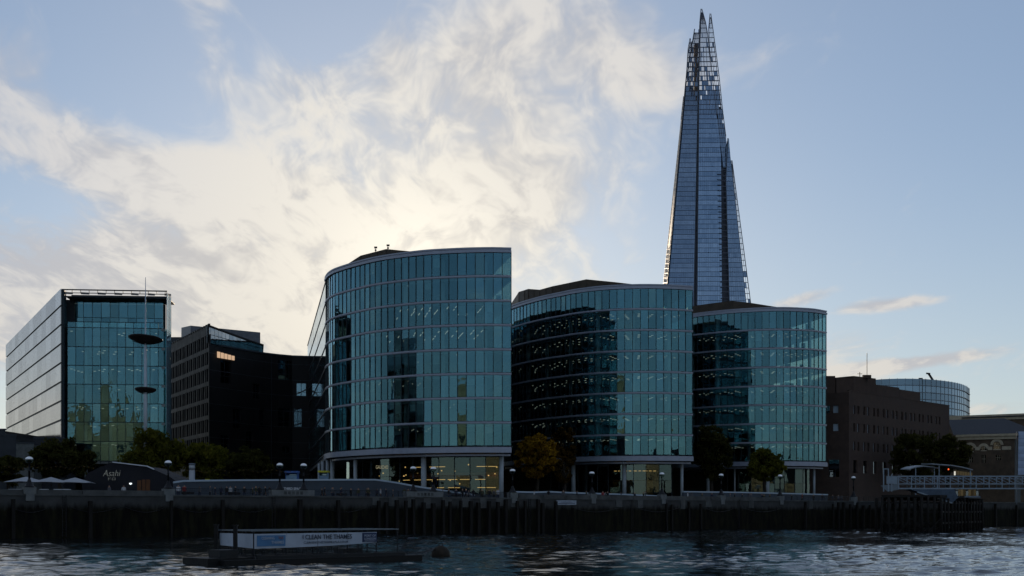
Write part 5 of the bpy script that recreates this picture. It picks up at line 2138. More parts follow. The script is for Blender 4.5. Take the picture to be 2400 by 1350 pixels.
# small white van
vc = at(456, 1152, 177)
vn = empty('small_van', (vc.x, vc.y, QUAY_Z), 'small white round-roofed catering van behind the quay railing', 'van')
g = MB()
prof_ = [(-1.1, 0.35), (-1.1, 1.0), (-0.95, 1.45), (-0.6, 1.78), (-0.1, 1.92), (0.5, 1.9), (0.95, 1.75), (1.1, 1.4), (1.1, 0.35)]
vs = [(vc.x + x, vc.y - 0.75, QUAY_Z + z) for x, z in prof_] + [(vc.x + x, vc.y + 0.75, QUAY_Z + z) for x, z in prof_]
m_ = len(prof_)
g.add(vs, [tuple(range(m_)), tuple(range(2 * m_ - 1, m_ - 1, -1))] + [(i, i + m_, (i + 1) % m_ + m_, (i + 1) % m_) for i in range(m_)])
g.build('body', M['white'], vn)
g = MB()
g.box(vc.x - 0.6, vc.x + 0.4, vc.y - 0.78, vc.y - 0.752, QUAY_Z + 1.0, QUAY_Z + 1.5)
g.build('hatch', M['glass_dark'], vn)
for xx in (-0.65, 0.65):
    g = MB()
    g.tube([(vc.x + xx, vc.y - 0.8, QUAY_Z + 0.3), (vc.x + xx, vc.y - 0.6, QUAY_Z + 0.3)], [0.3, 0.3], 14)
    g.build('wheel', M['iron'], vn)

# ------------------------------------------------------------------ mooring barge with banner
BN = Vector((-17.5, 78.5))
bl, bw_ = Vector((0.741, 0.672)), Vector((-0.672, 0.741))
bg_ = empty('barge', (BN.x + 3, BN.y + 7, 0), 'flat black mooring barge carrying a long white banner', 'barge')
M['hull'] = solid('barge_hull', (0.006, 0.0065, 0.007), 0.6, 0.0, 0.3, 1.0, 0.3)
M['deck'] = solid('barge_deck', (0.016, 0.018, 0.020), 0.6, 0.0, 0.3, 1.2, 0.3)


def bq(a, b, z):
    q = BN + bl * a + bw_ * b
    return Vector((q.x, q.y, z))


def bbox(a0, a1, b0, b1, z0, z1):
    vs = [bq(a, b, z) for z in (z0, z1) for a, b in ((a0, b0), (a1, b0), (a1, b1), (a0, b1))]
    return MB().add([tuple(v) for v in vs], [(0, 3, 2, 1), (4, 5, 6, 7), (0, 1, 5, 4), (1, 2, 6, 5), (2, 3, 7, 6), (3, 0, 4, 7)])


bbox(2.2, 14.2, 0.25, 6.0, -0.6, 0.30).build('hull', M['hull'], bg_)
bbox(-0.1, 15.2, 0.0, 0.7, -0.5, 0.34).build('float_timber', M['hull'], bg_)
bbox(2.3, 14.4, 6.01, 6.3, -0.5, 0.34).build('float_timber', M['hull'], bg_)
bbox(-0.9, 2.15, 0.71, 3.9, -0.5, 0.46).build('end_timber', M['hull'], bg_)
bbox(2.4, 14.0, 0.32, 0.62, 0.301, 0.56).build('bulwark', M['deck'], bg_)
bbox(2.6, 13.8, 5.6, 5.9, 0.301, 0.44).build('bulwark', M['deck'], bg_)
bbox(2.25, 2.38, 0.63, 5.59, 0.301, 0.5).build('bulwark', M['deck'], bg_)
bbox(0.2, 1.5, 1.2, 2.6, 0.461, 0.95).build('deck_box', M['deck'], bg_)
bbox(11.0, 12.6, 3.4, 4.6, 0.301, 0.8).build('deck_box', M['deck'], bg_)
for a_, b_ in ((2.5, 5.75), (1.9, 2.25)):
    q = bq(a_, b_, 0)
    g = MB()
    g.box(q.x - 0.12, q.x + 0.12, q.y - 0.12, q.y + 0.12, 0.3, 2.42)
    g.box(q.x - 0.17, q.x + 0.17, q.y - 0.17, q.y + 0.17, 2.421, 2.5)
    g.build('mooring_post', M['hull'], bg_)
# cage frame
CA0, CA1, CB0, CB1 = 2.79, 12.4, 1.5, 5.7
fz = 2.08
n_b = 12
for i in range(n_b + 1):
    for b_ in (CB0, CB1):
        a_ = CA0 + (CA1 - CA0) * i / n_b
        g = MB()
        g.beam(bq(a_, b_, 0.302), bq(a_, b_, fz), 0.05 if i % 3 else 0.08)
        g.build('frame_post', M['iron'], bg_)
for j in range(1, 4):
    b_ = CB0 + (CB1 - CB0) * j / 4
    for a_ in (CA0, CA1):
        g = MB()
        g.beam(bq(a_, b_, 0.302), bq(a_, b_, fz), 0.06)
        g.build('frame_post', M['iron'], bg_)
for a0, b0, a1, b1 in ((CA0 - 0.2, CB0, CA1 + 1.9, CB0), (CA0 - 0.2, CB1, CA1 + 1.9, CB1), (CA0, CB0, CA0, CB1), (CA1, CB0, CA1, CB1), (CA1 + 1.8, CB0, CA1 + 1.8, CB1)):
    g = MB()
    g.beam(bq(a0, b0, fz + 0.04), bq(a1, b1, fz + 0.04), 0.09, 0.07)
    g.build('frame_rail', M['steel'], bg_)
for b_ in (CB0, CB1):
    g = MB()
    g.beam(bq(CA1 + 1.8, b_, 0.3), bq(CA1 + 1.8, b_, fz), 0.06)
    g.build('frame_post', M['iron'], bg_)
# banners, slightly slack cloth
M['banner'] = solid('banner_vinyl', (0.36, 0.42, 0.50), 0.6, 0, 0.12, 0.8)
M['banner_blue'] = solid('banner_blue', (0.07, 0.18, 0.34), 0.6, 0, 0.1)
M['banner_navy'] = solid('banner_navy', (0.03, 0.045, 0.10), 0.6, 0, 0.1)
M['ink_blue'] = solid('banner_ink', (0.025, 0.035, 0.055), 0.6)


def banner(name, f, n_, z0, z1, mat, parent, off=0.0):
    vs, fs = [], []
    for k in range(n_ + 1):
        t = k / n_
        p, nn = f(t)
        for z in (z0(t), (z0(t) + z1(t)) / 2, z1(t)):
            w_ = 0.010 * math.sin(t * 40 + z * 3)
            vs.append((p.x + nn.x * (0.05 + off + w_), p.y + nn.y * (0.05 + off + w_), z))
    for k in range(n_):
        for r_ in range(2):
            fs.append((k * 3 + r_, (k + 1) * 3 + r_, (k + 1) * 3 + r_ + 1, k * 3 + r_ + 1))
    m0 = len(vs)
    vs += [(x - 0.01 * nn.x, y - 0.01 * nn.y, z) for x, y, z in vs]
    fs += [tuple(reversed([i + m0 for i in f_])) for f_ in fs]
    g = MB()
    g.add(vs, fs)
    return g.build(name, mat, parent)


nf = -bw_
ne = -bl
fl = CA1 - CA0
front = lambda t: (BN + bl * (CA0 + fl * t) + bw_ * CB0, nf)
bn_f = banner('front_banner', front, 40, lambda t: 0.98 + 0.24 * t - 0.05 * math.sin(t * 3.1), lambda t: 1.92 + 0.02 * t, M['banner'], bg_)
endf = lambda t: (BN + bl * CA0 + bw_ * (CB0 + (CB1 - CB0) * t), ne)
banner('end_banner', endf, 16, lambda t: 1.0 + 0.13 * t, lambda t: 1.93, M['banner'], bg_)
banner('blue_panel', lambda t: front(0.02 + 0.22 * t), 10, lambda t: 1.12, lambda t: 1.82, M['banner_blue'], bn_f, 0.025)
banner('navy_panel', lambda t: front(0.872 + 0.126 * t), 8, lambda t: 1.26, lambda t: 1.90, M['banner_navy'], bn_f, 0.025)


def btext(body, t, z, size, width, mat, bold=0.0, off=0.13):
    p, nn = front(t)
    letter('lettering', body, size, (p.x + nn.x * off, p.y + nn.y * off, z), (nn.x, nn.y), mat, bn_f, width=width, bold=bold, extrude=0.005)


btext('I CLEAN THE THAMES', 0.575, 1.53, 0.42, 3.9, M['ink_blue'], 0.006)
btext('CLEANINGTHETHAMES.PLA.CO.UK', 0.565, 1.24, 0.22, 3.55, M['ink_blue'])
btext('CLEANING', 0.10, 1.56, 0.24, 0.95, M['banner'], 0.002, 0.15)
btext('THE', 0.20, 1.57, 0.24, 0.40, solid('banner_red', (0.22, 0.07, 0.03), 0.6), 0.002, 0.15)
btext('THAMES', 0.175, 1.28, 0.26, 0.95, M['banner'], 0.002, 0.15)
btext('PORT OF', 0.935, 1.63, 0.21, 0.95, M['banner'], 0.002, 0.15)
btext('LONDON', 0.935, 1.42, 0.21, 0.95, M['banner'], 0.002, 0.15)
btext('AUTHORITY', 0.935, 1.30, 0.11, 0.9, M['banner'], 0.0, 0.15)
# buoy and its lines
by_ = Vector((ux(1033) * 96, 96.0))
bu = empty('mooring_buoy', (by_.x, by_.y, 0), 'dark round mooring buoy floating beside the barge', 'buoy')
g = MB()
g.lathe(by_.x, by_.y, [(0.3, -0.5), (0.6, -0.25), (0.70, 0.05), (0.66, 0.35), (0.48, 0.62), (0.22, 0.76), (0.05, 0.79)], 20)
g.build('float', solid('buoy_rust', (0.022, 0.017, 0.012), 0.8, 0, 0.5, 2.0, 0.4), bu, True)
g = MB()
g.tube([(by_.x - 0.15, by_.y, 0.78), (by_.x - 0.1, by_.y, 0.95), (by_.x + 0.1, by_.y, 0.95), (by_.x + 0.15, by_.y, 0.78)], [0.04] * 4, 6)
g.build('ring', M['iron'], bu)
for k in range(3):
    s_ = bq(13.9, 0.6 + 1.6 * k, 0.5)
    e = Vector((by_.x - 0.4, by_.y, 0.6))
    rp_ = empty('mooring_line', tuple(s_), ('nearest', 'middle', 'farthest')[k] + ' of three slack ropes from barge to buoy', 'rope', 'ropes between barge and buoy')
    g = MB()
    pts_ = [s_.lerp(e, t / 8) - Vector((0, 0, 0.35 * math.sin(math.pi * t / 8))) for t in range(9)]
    g.tube(pts_, [0.035] * 9, 5)
    g.build('rope', M['iron'], rp_)

# ------------------------------------------------------------------ jetty with gangway
JD = 214.0
jt = empty('jetty', (ux(2170) * 214, 220, 0), 'dark timber piled jetty platform standing in the river', 'jetty')
rng = random.Random(31)


def jp(px, d):
    return Vector((ux(px) * d, d))


deck_poly = [jp(2066, 206), jp(2204, 208), jp(2300, 236), jp(2300, 290), jp(2085, 268)]
g = MB()
g.prism([tuple(p) for p in deck_poly], zz(1166, 208), zz(1160, 208))
g.build('deck', M['timber'], jt)
for z_ in (zz(1178, 208), zz(1200, 208), zz(1226, 208)):
    for a, b in zip(deck_poly[:3], deck_poly[1:3]):
        g = MB()
        g.beam((a.x, a.y - 0.05, z_), (b.x, b.y - 0.05, z_), 0.28, 0.32)
        g.build('waling', M['timber'], jt)
a, b, c = deck_poly[:3]
piles = [a.lerp(b, k / 9) for k in range(10)] + [b.lerp(c, k / 13) for k in range(1, 14)]
for k, p in enumerate(piles):
    g = MB()
    r_ = rng.uniform(0.20, 0.30)
    lx = rng.uniform(-0.12, 0.12)
    top = zz(1163, 208) - (0.0 if k < 10 else 0.3) + rng.uniform(-0.3, 0.1)
    g.tube([(p.x + lx, p.y - 0.3, -1.5), (p.x, p.y - 0.3, top)], [r_, r_ * 0.9], 8)
    g.build('pile', M['timber'], jt, True)
for k in range(6):
    p = deck_poly[0].lerp(deck_poly[1], 0.15 + k / 7) + Vector((0, 8))
    g = MB()
    g.tube([(p.x, p.y, -1.5), (p.x, p.y, zz(1166, 208))], [0.25, 0.25], 8)
    g.build('pile', M['timber'], jt, True)
for k in range(4):
    p, q = a.lerp(b, k / 4), a.lerp(b, (k + 1) / 4)
    g = MB()
    g.beam((p.x, p.y - 0.4, -0.4 if k % 2 else 2.2), (q.x, q.y - 0.4, 2.2 if k % 2 else -0.4), 0.2)
    g.build('brace', M['timber'], jt)
# gangway truss
gw = empty('gangway', (ux(2240) * JD, JD, 7.2), 'grey steel lattice gangway spanning right from the jetty', 'footbridge')
M['gang'] = solid('gangway_paint', (0.20, 0.25, 0.30), 0.5, 0.2, 0.15)
GX0, GX1 = ux(2106) * JD, ux(2591) * JD
zt_, zm_, zb_ = zz(1116, JD), zz(1134, JD), zz(1145, JD)
for y_ in (JD, JD + 2.4):
    for z_, th in ((zt_, 0.16), (zm_, 0.16), (zb_, 0.20)):
        g = MB()
        g.beam((GX0, y_, z_), (GX1, y_, z_), th)
        g.build('chord', M['gang'], gw)
    nb2 = 16
    for i in range(nb2 + 1):
        x = GX0 + (GX1 - GX0) * i / nb2
        g = MB()
        g.beam((x, y_, zb_ - 0.1), (x, y_, zt_ + 0.1), 0.15)
        g.build('upright', M['gang'], gw)
        if i < nb2:
            x2 = GX0 + (GX1 - GX0) * (i + 1) / nb2
            g = MB()
            g.beam((x, y_ + 0.02, zt_ - 0.1), (x2, y_ + 0.02, zm_ + 0.08), 0.09)
            g.build('diagonal', M['gang'], gw)
            g = MB()
            g.beam((x, y_, (zt_ * 2 + zm_) / 3), (x2, y_, (zt_ * 2 + zm_) / 3), 0.05)
            g.build('hand_rail', M['gang'], gw)
for i in range(nb2 + 1):
    x = GX0 + (GX1 - GX0) * i / nb2
    g = MB()
    g.beam((x, JD, zb_ + 0.2), (x, JD + 2.4, zb_ + 0.2), 0.14)
    g.build('cross_beam', M['gang'], gw)
g = MB()
g.box(GX0, GX1, JD + 0.15, JD + 2.25, zm_ - 0.18, zm_ - 0.08)
g.build('walkway', M['steel'], gw)
# gangway head: gate tower and landing
hd = empty('gangway_gate', (ux(2086) * JD, JD, 7.0), 'pale steel gate and landing stage at the gangway head', 'gate')
for px in (2071, 2082, 2090):
    g = MB()
    g.beam((ux(px) * JD, JD, zz(1152, JD)), (ux(px) * JD, JD, zz(1098 if px < 2088 else 1112, JD)), 0.16)
    g.build('gate_post', M['gang'], hd)
g = MB()
g.beam((ux(2070) * JD, JD, zz(1099, JD)), (ux(2083) * JD, JD, zz(1099, JD)), 0.14)
g.build('lintel', M['gang'], hd)
g = MB()
g.add([tuple(at(2064, 1138, JD)), tuple(at(2106, 1134, JD)), tuple(at(2110, 1147, JD)), tuple(at(2080, 1152, JD)),
       tuple(at(2064, 1138, JD + 2.6)), tuple(at(2106, 1134, JD + 2.6)), tuple(at(2110, 1147, JD + 2.6)), tuple(at(2080, 1152, JD + 2.6))],
      [(0, 3, 2, 1), (4, 5, 6, 7), (0, 1, 5, 4), (1, 2, 6, 5), (2, 3, 7, 6), (3, 0, 4, 7)])
g.build('landing', M['steel'], hd)
for px in (2084, 2097):
    g = MB()
    p = at(px, 1134, JD)
    g.box(p.x - 0.45, p.x + 0.45, JD - 0.05, JD + 0.02, p.z, p.z + 1.3)
    g.build('gate_leaf', M['gang'], hd)
# shelter canopies on the jetty
M['canopy'] = solid('shelter_roof', (0.22, 0.25, 0.28), 0.55, 0.1, 0.15)


def shelter(label, arc, d, dep, posts):
    o = empty('shelter', (ux(arc[len(arc) // 2][0]) * d, d + dep / 2, zz(1160, d)), label, 'shelter')
    g = MB()
    up_ = [at(px, py, d) for px, py in arc]
    n_ = len(up_)
    vs = [tuple(p) for p in up_] + [(p.x, p.y + dep, p.z + 0.2) for p in up_] + [(p.x, p.y, p.z - 0.18) for p in up_] + [(p.x, p.y + dep, p.z + 0.02) for p in up_]
    fs = []
    for i in range(n_ - 1):
        fs += [(i, i + 1, n_ + i + 1, n_ + i), (2 * n_ + i, 3 * n_ + i, 3 * n_ + i + 1, 2 * n_ + i + 1), (i, 2 * n_ + i, 2 * n_ + i + 1, i + 1), (n_ + i, n_ + i + 1, 3 * n_ + i + 1, 3 * n_ + i)]
    fs += [(0, n_, 3 * n_, 2 * n_), (n_ - 1, 3 * n_ - 1, 4 * n_ - 1, 2 * n_ - 1)]
    g.add(vs, fs)
    g.build('canopy', M['canopy'], o)
    for px, py in posts:
        a = at(px, py, d + 0.3)
        g = MB()
        g.beam((a.x, a.y, zz(1160, d)), tuple(a), 0.14)
        g.build('post', M['gang'], o)
    return o


shelter('low arched shelter roof left on the jetty', [(2130, 1099), (2145, 1094), (2165, 1091), (2185, 1093), (2200, 1096)], 228, 5, [(2146, 1095), (2190, 1096)])
sh2 = shelter('higher curved shelter roof right on the jetty', [(2184, 1086), (2205, 1087.5), (2230, 1089.5), (2255, 1093.5), (2280, 1100)], 227, 6, [(2201, 1089), (2274, 1099)])
g = MB()
for k in range(7):
    a = at(2240 + 6 * k, 1103 + 0.8 * k, 232)
    g.box(a.x - 0.18, a.x + 0.18, a.y - 0.05, a.y + 0.05, a.z - 0.7, a.z)
tag(g.build('lit_glazing', emit('shelter_glow', (1.0, 0.80, 0.45), 0.05), sh2), kind='stuff')
g = MB()
a = at(2223, 1100, 226.5)
g.lathe(a.x, a.y, [(0.05, a.z - 0.14), (0.14, a.z), (0.05, a.z + 0.14)], 8)
g.build('red_lamp', emit('red_lamp', (1.0, 0.12, 0.03), 2.0), sh2)
g = MB()
a = at(2238, 1110, 226.5)
g.box(a.x - 0.12, a.x + 0.12, a.y, a.y + 0.1, a.z - 0.3, a.z + 0.4)
g.build('white_lamp', emit('white_lamp', (1.0, 0.97, 0.85), 0.7), sh2)
# sloping brow and lit ticket hall below the gangway
br = empty('sloping_brow', tuple(at(2190, 1162, 220)), 'slanting dark blue covered brow hanging below the gangway', 'ramp')
g = MB()
q0, q1, q2, q3 = at(2132, 1147, 212), at(2236, 1147, 212), at(2246, 1166, 212), at(2232, 1178, 212)
q4 = at(2150, 1152, 212)
poly_ = [q0, q1, q2, q3, q4]
vs = [tuple(p) for p in poly_] + [(p.x, p.y + 3, p.z) for p in poly_]
g.add(vs, [(4, 3, 2, 1, 0), (5, 6, 7, 8, 9)] + [(i, (i + 1) % 5, (i + 1) % 5 + 5, i + 5) for i in range(5)])
g.build('cover', solid('brow_blue', (0.05, 0.075, 0.11), 0.5, 0.1), br)
g = MB()
g.beam(at(2150, 1153, 211.9), at(2232, 1179, 211.9), 0.15, 0.2)
g.build('edge_rail', M['gang'], br)
th = empty('ticket_hall', tuple(at(2267, 1160, 226)), 'warmly lit glazed ticket hall under the gangway', 'kiosk')
for k in range(9):
    a, b = at(2240 + 6 * k, 1162, 224), at(2245.4 + 6 * k, 1147, 224)
    g = MB()
    g.box(a.x, b.x, 224, 224.05, a.z, b.z)
    g.build('lit_pane', emit('hall_glow', (1.0, 0.78, 0.42), 0.02 + 0.015 * (k % 3)) if k % 4 else M['glass_dark'], th)
g = MB()
a, b = at(2238, 1166, 224), at(2297, 1162.5, 224)
g.box(a.x, b.x, 223.8, 228, a.z, b.z)
g.build('sill', M['gang'], th)
g = MB()
a, b = at(2239, 1162, 224.1), at(2296, 1146.5, 224.1)
g.box(a.x, b.x, 225.5, 228, a.z, b.z)
g.build('rear_wall', M['core'], th)

# ------------------------------------------------------------------ people along the quay
def person_mesh(name, pose):
    st_ = {'stand': 0.06, 'walk': 0.20, 'lean': 0.08}[pose]
    J = {'pel': (0, 0, .95), 'chest': (0, .0, 1.32), 'neck': (0, 0, 1.48), 'head': (0, -.02, 1.60), 'crown': (0, -.01, 1.72),
         'shl': (-.19, 0, 1.42), 'shr': (.19, 0, 1.42), 'ell': (-.25, .03, 1.14), 'elr': (.25, .03, 1.14), 'hal': (-.24, -.05, .90), 'har': (.24, -.05, .90),
         'hil': (-.10, 0, .90), 'hir': (.10, 0, .90), 'knl': (-.11, -st_, .50), 'knr': (.11, st_ * .6, .50), 'anl': (-.11, -st_ * .8, .09), 'anr': (.11, st_ * 1.5, .09),
         'tol': (-.12, -st_ * .8 - .17, .04), 'tor': (.12, st_ * 1.5 - .16, .04)}
    if pose == 'lean':
        J.update({'chest': (0, -.14, 1.30), 'neck': (0, -.2, 1.45), 'head': (0, -.25, 1.56), 'crown': (0, -.26, 1.68), 'shl': (-.19, -.17, 1.39), 'shr': (.19, -.17, 1.39),
                  'ell': (-.24, -.30, 1.18), 'elr': (.24, -.30, 1.18), 'hal': (-.08, -.45, 1.12), 'har': (.08, -.45, 1.12)})
    rad = {'pel': .15, 'chest': .165, 'neck': .06, 'head': .098, 'crown': .085, 'shl': .075, 'shr': .075, 'ell': .05, 'elr': .05, 'hal': .035, 'har': .035,
           'hil': .095, 'hir': .095, 'knl': .065, 'knr': .065, 'anl': .045, 'anr': .045, 'tol': .04, 'tor': .04}
    E = [('pel', 'chest'), ('chest', 'neck'), ('neck', 'head'), ('head', 'crown'), ('chest', 'shl'), ('chest', 'shr'), ('shl', 'ell'), ('shr', 'elr'), ('ell', 'hal'), ('elr', 'har'),
         ('pel', 'hil'), ('pel', 'hir'), ('hil', 'knl'), ('hir', 'knr'), ('knl', 'anl'), ('knr', 'anr'), ('anl', 'tol'), ('anr', 'tor')]
    ks = list(J)
    me = bpy.data.meshes.new(name)
    me.from_pydata([J[k] for k in ks], [(ks.index(a), ks.index(b)) for a, b in E], [])
    o = bpy.data.objects.new(name, me)
    COL.objects.link(o)
    md = o.modifiers.new('skin', 'SKIN')
    for i, k in enumerate(ks):
        sv = me.skin_vertices[0].data[i]
        sv.radius = (rad[k], rad[k] * (0.72 if k in ('pel', 'chest') else 1.0))
        sv.use_root = (k == 'pel')
    sb = o.modifiers.new('sub', 'SUBSURF')
    sb.levels = sb.render_levels = 1
    dg = bpy.context.evaluated_depsgraph_get()
    dg.update()
    out_ = bpy.data.meshes.new_from_object(o.evaluated_get(dg))
    bpy.data.objects.remove(o)
    return out_


skin_m = solid('skin', (0.28, 0.17, 0.12), 0.6, 0, 0.08)
hair_m = solid('hair', (0.02, 0.015, 0.012), 0.7, 0, 0.1)
cl = {k: solid('cloth_' + k, c, 0.85, 0, 0.12, 3.0) for k, c in {'black': (0.012, 0.012, 0.014), 'navy': (0.02, 0.025, 0.05), 'white': (0.42, 0.43, 0.45), 'red': (0.20, 0.02, 0.02), 'grey': (0.09, 0.09, 0.10), 'olive': (0.05, 0.05, 0.025)}.items()}
base_p = {p_: person_mesh('person', p_) for p_ in ('stand', 'walk', 'lean')}
cache = {}


def dressed(pose, top_, bot_):
    if (pose, top_, bot_) in cache:
        return cache[(pose, top_, bot_)]
    me = base_p[pose].copy()
    me.materials.clear()
    for mm in (cl[top_], cl[bot_], skin_m, hair_m):
        me.materials.append(mm)
    mi = []
    for f in me.polygons:
        c = f.center
        if c.z > 1.50 and pose != 'lean' or c.z > 1.46:
            mi.append(3 if (c.z > 1.66 or c.y > 0.02 - (0.22 if pose == 'lean' else 0)) else 2)
        elif abs(c.x) > 0.17 and c.z < 0.98 and abs(c.x) < 0.4:
            mi.append(2)
        elif c.z > 0.93:
            mi.append(0)
        else:
            mi.append(1)
    me.polygons.foreach_set('material_index', mi)
    me.polygons.foreach_set('use_smooth', [True] * len(mi))
    cache[(pose, top_, bot_)] = me
    return me


PEOPLE = [(1147, 2.2, 'stand', 'black', 'navy', 0.3, 'leftmost of three standing at the railing below the tallest glass office'), (1158, 2.0, 'lean', 'grey', 'black', 0.0, 'middle of three at the railing below the tallest glass office'),
          (1167, 2.3, 'stand', 'white', 'navy', -0.5, 'in white top beside two others at the railing'), (1084, 2.5, 'stand', 'black', 'black', 1.0, 'in black close beside another where the ramp coping ends'),
          (1092, 2.6, 'walk', 'navy', 'black', -1.0, 'in navy close beside another where the ramp coping ends'), (957, 2.0, 'stand', 'black', 'grey', 0.4, 'in black just left of the lamp pair by the restaurant'),
          (1038, 2.4, 'walk', 'grey', 'black', 1.4, 'in grey walking right of the lamp pair by the restaurant'), (892, 2.5, 'walk', 'white', 'black', 1.4, 'in white top walking below the ramp slope'),
          (863, 3.0, 'stand', 'olive', 'black', 0.2, 'in olive standing below the ramp slope'), (905, 3.2, 'walk', 'black', 'navy', -1.4, 'in black walking below the ramp slope'),
          (532, 2.0, 'lean', 'black', 'navy', 0.1, 'in black leaning at the railing right of the white van'), (540, 2.4, 'stand', 'white', 'black', -0.4, 'in white top at the railing right of the white van'),
          (418, 2.2, 'stand', 'white', 'navy', 0.2, 'in white top right beside the pavilion lamp'), (432, 2.6, 'stand', 'red', 'black', 0.6, 'in red left of the small white van'),
          (290, 5.0, 'stand', 'white', 'black', 0.5, 'in white top in front of the pavilion wall light'), (256, 5.5, 'stand', 'grey', 'black', -0.5, 'in grey under the pavilion lettering'),
          (600, 2.4, 'walk', 'olive', 'navy', 1.2, 'in olive walking in front of the long ramp wall'), (622, 3.0, 'walk', 'black', 'black', -1.2, 'in black walking in front of the long ramp wall'),
          (780, 2.4, 'stand', 'grey', 'navy', 0.9, 'in grey standing in front of the yellow kiosk ramp'), (798, 2.6, 'walk', 'navy', 'black', 1.5, 'in navy walking in front of the yellow kiosk ramp'),
          (1252, 5.0, 'walk', 'white', 'navy', 1.3, 'in white top below the orange tree'), (1413, 5.0, 'stand', 'red', 'black', 0.0, 'in red right of the shop entrance lamp'),
          (1424, 5.2, 'stand', 'black', 'black', 0.4, 'in black right of the shop entrance lamp'), (1508, 5.0, 'walk', 'black', 'navy', -1.3, 'in black below the amber lobby'),
          (1612, 5.0, 'walk', 'white', 'grey', 1.2, 'in white top left of the tall dark tree'), (1722, 5.2, 'walk', 'black', 'black', 1.3, 'in black between the tall dark tree and round tree'),
          (1760, 5.0, 'stand', 'grey', 'black', 0.2, 'in grey below the round dark tree'), (1786, 5.4, 'walk', 'navy', 'black', -1.2, 'in navy below the round dark tree'),
          (1880, 3.0, 'walk', 'red', 'black', 1.2, 'in red in front of the brick block railing'), (1965, 3.0, 'stand', 'grey', 'navy', 0.3, 'in grey near the brick block lamp')]
for px, back, pose, top_, bot_, rz, lab in PEOPLE:
    q, n = wall_at(px), wall_nrm(px)
    q = q - n * back
    s = random.uniform(0.96, 1.06)
    d_ = q.y
    o = inst('person', dressed(pose, top_, bot_), (ux(px) * d_, d_, QUAY_Z + 0.004), (0, 0, rz), None, (s, s, s))
    tag(o, 'person ' + lab, 'person', 'people on the quay')

rng = random.Random(77)
ORD = ['first', 'second', 'third', 'fourth', 'fifth', 'sixth', 'seventh', 'eighth', 'ninth', 'tenth', 'eleventh', 'twelfth']
CROWD = [(452, 640, 9, 'in the crowd between vent and twin lamps'), (740, 950, 12, 'in the crowd below the sloping ramp'),
         (1046, 1140, 5, 'walking before the lit restaurant'), (1260, 1540, 8, 'walking behind the parapet by the middle office'),
         (1600, 1825, 9, 'walking behind the parapet before the smaller office'), (1845, 1990, 6, 'walking before the brick block')]
for c0, c1, cnt, lab in CROWD:
    for k in range(cnt):
        px = c0 + (c1 - c0) * (k + rng.uniform(0.1, 0.9)) / cnt
        q, n = wall_at(px), wall_nrm(px)
        q = q - n * rng.uniform(1.6, 7.5)
        s = rng.uniform(0.92, 1.06)
        o = inst('person', dressed(rng.choice(('stand', 'walk')), rng.choice(('black', 'navy', 'grey', 'olive')), rng.choice(('black', 'navy'))),
                 (ux(px) * q.y, q.y, QUAY_Z + 0.004), (0, 0, rng.uniform(-3, 3)), None, (s, s, s))
        tag(o, ORD[k] + ' from left of the people ' + lab, 'person', 'crowd ' + lab[lab.index('in the crowd') if 'in the crowd' in lab else lab.index('walking'):])
# benches and bins
bench_t = empty('bench', (0, 0, 0))
for k in range(3):
    MB().box(-0.9, 0.9, -0.2 + k * 0.15, -0.08 + k * 0.15, 0.42, 0.46).build('seat_slat', M['timber'], bench_t, world=False)
for k in range(2):
    MB().box(-0.9, 0.9, 0.24, 0.28, 0.6 + k * 0.17, 0.72 + k * 0.17).build('back_slat', M['timber'], bench_t, world=False)
for xx in (-0.7, 0.7):
    MB().box(xx - 0.04, xx + 0.04, -0.2, 0.24, 0, 0.415).build('leg', M['iron'], bench_t, world=False)
for i, (px, lab) in enumerate(((470, 'near the small white van'), (580, 'halfway along the long ramp wall'), (840, 'below the ramp slope'), (1110, 'near the three people at the railing'), (1870, 'in front of the brick block railing'))):
    o = bench_t if i == 0 else copy_tree(bench_t)
    q, n = wall_at(px), wall_nrm(px)
    q = q - n * 4.2
    o.location = (q.x, q.y, QUAY_Z + 0.004)
    o.rotation_euler = (0, 0, math.atan2(n.y, n.x) + math.pi / 2)
    tag(o, 'dark slatted bench on the quay ' + lab, 'bench', 'benches on the quay')

# round leaning glass hall just outside the view, met as a dark reflection
rh = empty('round_hall', (-118, 160, QUAY_Z), 'dark leaning round glass hall mirrored in the tallest office', 'hall')
for k in range(10):
    z0_ = QUAY_Z + k * 4.4
    rr = 21 * math.sin(math.pi * (0.28 + 0.062 * k))
    g = MB()
    g.lathe(-118 - k * 1.3, 160 + k * 1.1, [(rr, z0_ + 0.5), (rr * 1.01, z0_ + 4.4)], 36)
    g.build('glass_tier', M['glass_dark'], rh)
    g = MB()
    g.lathe(-118 - k * 1.3, 160 + k * 1.1, [(rr * 1.02, z0_), (rr * 1.02, z0_ + 0.5)], 36)
    g.build('tier_band', M['panel_dark'], rh)
    g = MB()
    g.lathe(-118 - k * 1.3, 160 + k * 1.1, [(rr * 0.7, z0_ + 0.01), (rr * 0.7, z0_ + 4.39)], 24)
    g.build('inner_core', M['core'], rh)

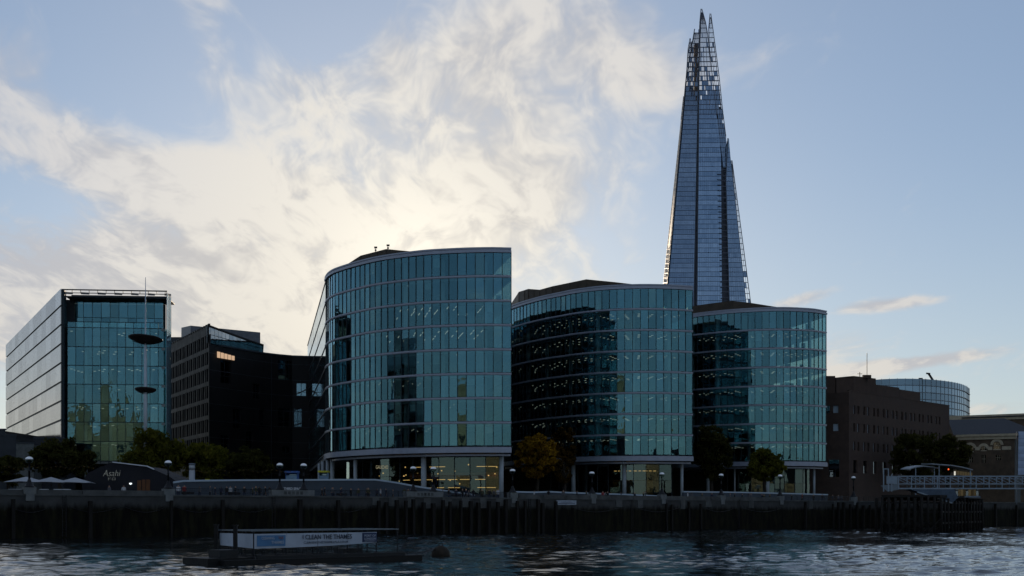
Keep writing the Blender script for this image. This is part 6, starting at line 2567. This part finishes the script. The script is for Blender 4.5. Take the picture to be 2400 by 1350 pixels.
# ------------------------------------------------------------------ sunlit stone buildings on the camera's own bank, met only as reflections
M['gold_stone'] = solid('ragstone', (0.42, 0.33, 0.20), 0.85, 0, 0.3, 0.25, 0.3)


def keep(label, cx, cy, w_, dep, h, turrets, base=1.75):
    o = empty('stone_building', (cx, cy, base), label, 'building')
    g = MB()
    holes = [(2.0 + i * 5.2, 3.6 + i * 5.2, base + 5 + r_ * 6.5, base + 8.4 + r_ * 6.5) for i in range(int((w_ - 3) / 5.2)) for r_ in range(int((h - 6) / 6.5))]
    facade(g, (cx + w_ / 2, cy + dep / 2), (cx - w_ / 2, cy + dep / 2), (0, 1), base, base + h, holes, 0.6)
    g.build('front_wall', M['gold_stone'], o)
    g = MB()
    g.box(cx - w_ / 2, cx + w_ / 2, cy - dep / 2, cy + dep / 2 - 0.7, base, base + h - 0.2)
    g.build('inner_mass', M['core'], o)
    for tx, tw_, th_ in turrets:
        g = MB()
        g.box(cx + tx - tw_ / 2, cx + tx + tw_ / 2, cy + dep / 2 - tw_, cy + dep / 2 + 0.3, base, base + th_)
        g.lathe(cx + tx, cy + dep / 2 - tw_ / 2, [(tw_ * 0.55, base + th_ + 0.002), (tw_ * 0.5, base + th_ + 1.5), (tw_ * 0.15, base + th_ + 4), (0.15, base + th_ + 5), (0.1, base + th_ + 9)], 10)
        g.build('turret', M['gold_stone'], o)


keep('golden stone keep with corner turrets mirrored in the glass block', -112, -62, 30, 22, 38, [(-12, 6, 43), (1, 6, 49), (12, 5, 42)])
keep('long golden stone riverside house mirrored in the middle office', 40, -70, 44, 16, 21, [(-14, 4, 25)])
keep('tall golden stone house mirrored in the smaller office', 130, -60, 36, 18, 27, [(8, 5, 33)])
keep('broad golden stone house far up the near bank', 250, -36, 60, 18, 30, [(-20, 6, 36), (16, 5, 34)])
keep('farthest golden stone house up the near bank', 390, -30, 80, 18, 34, [(10, 6, 42)])
keep('low golden stone hall mirrored in the restaurant glass', -22, -80, 36, 16, 15, [(10, 4, 24)])
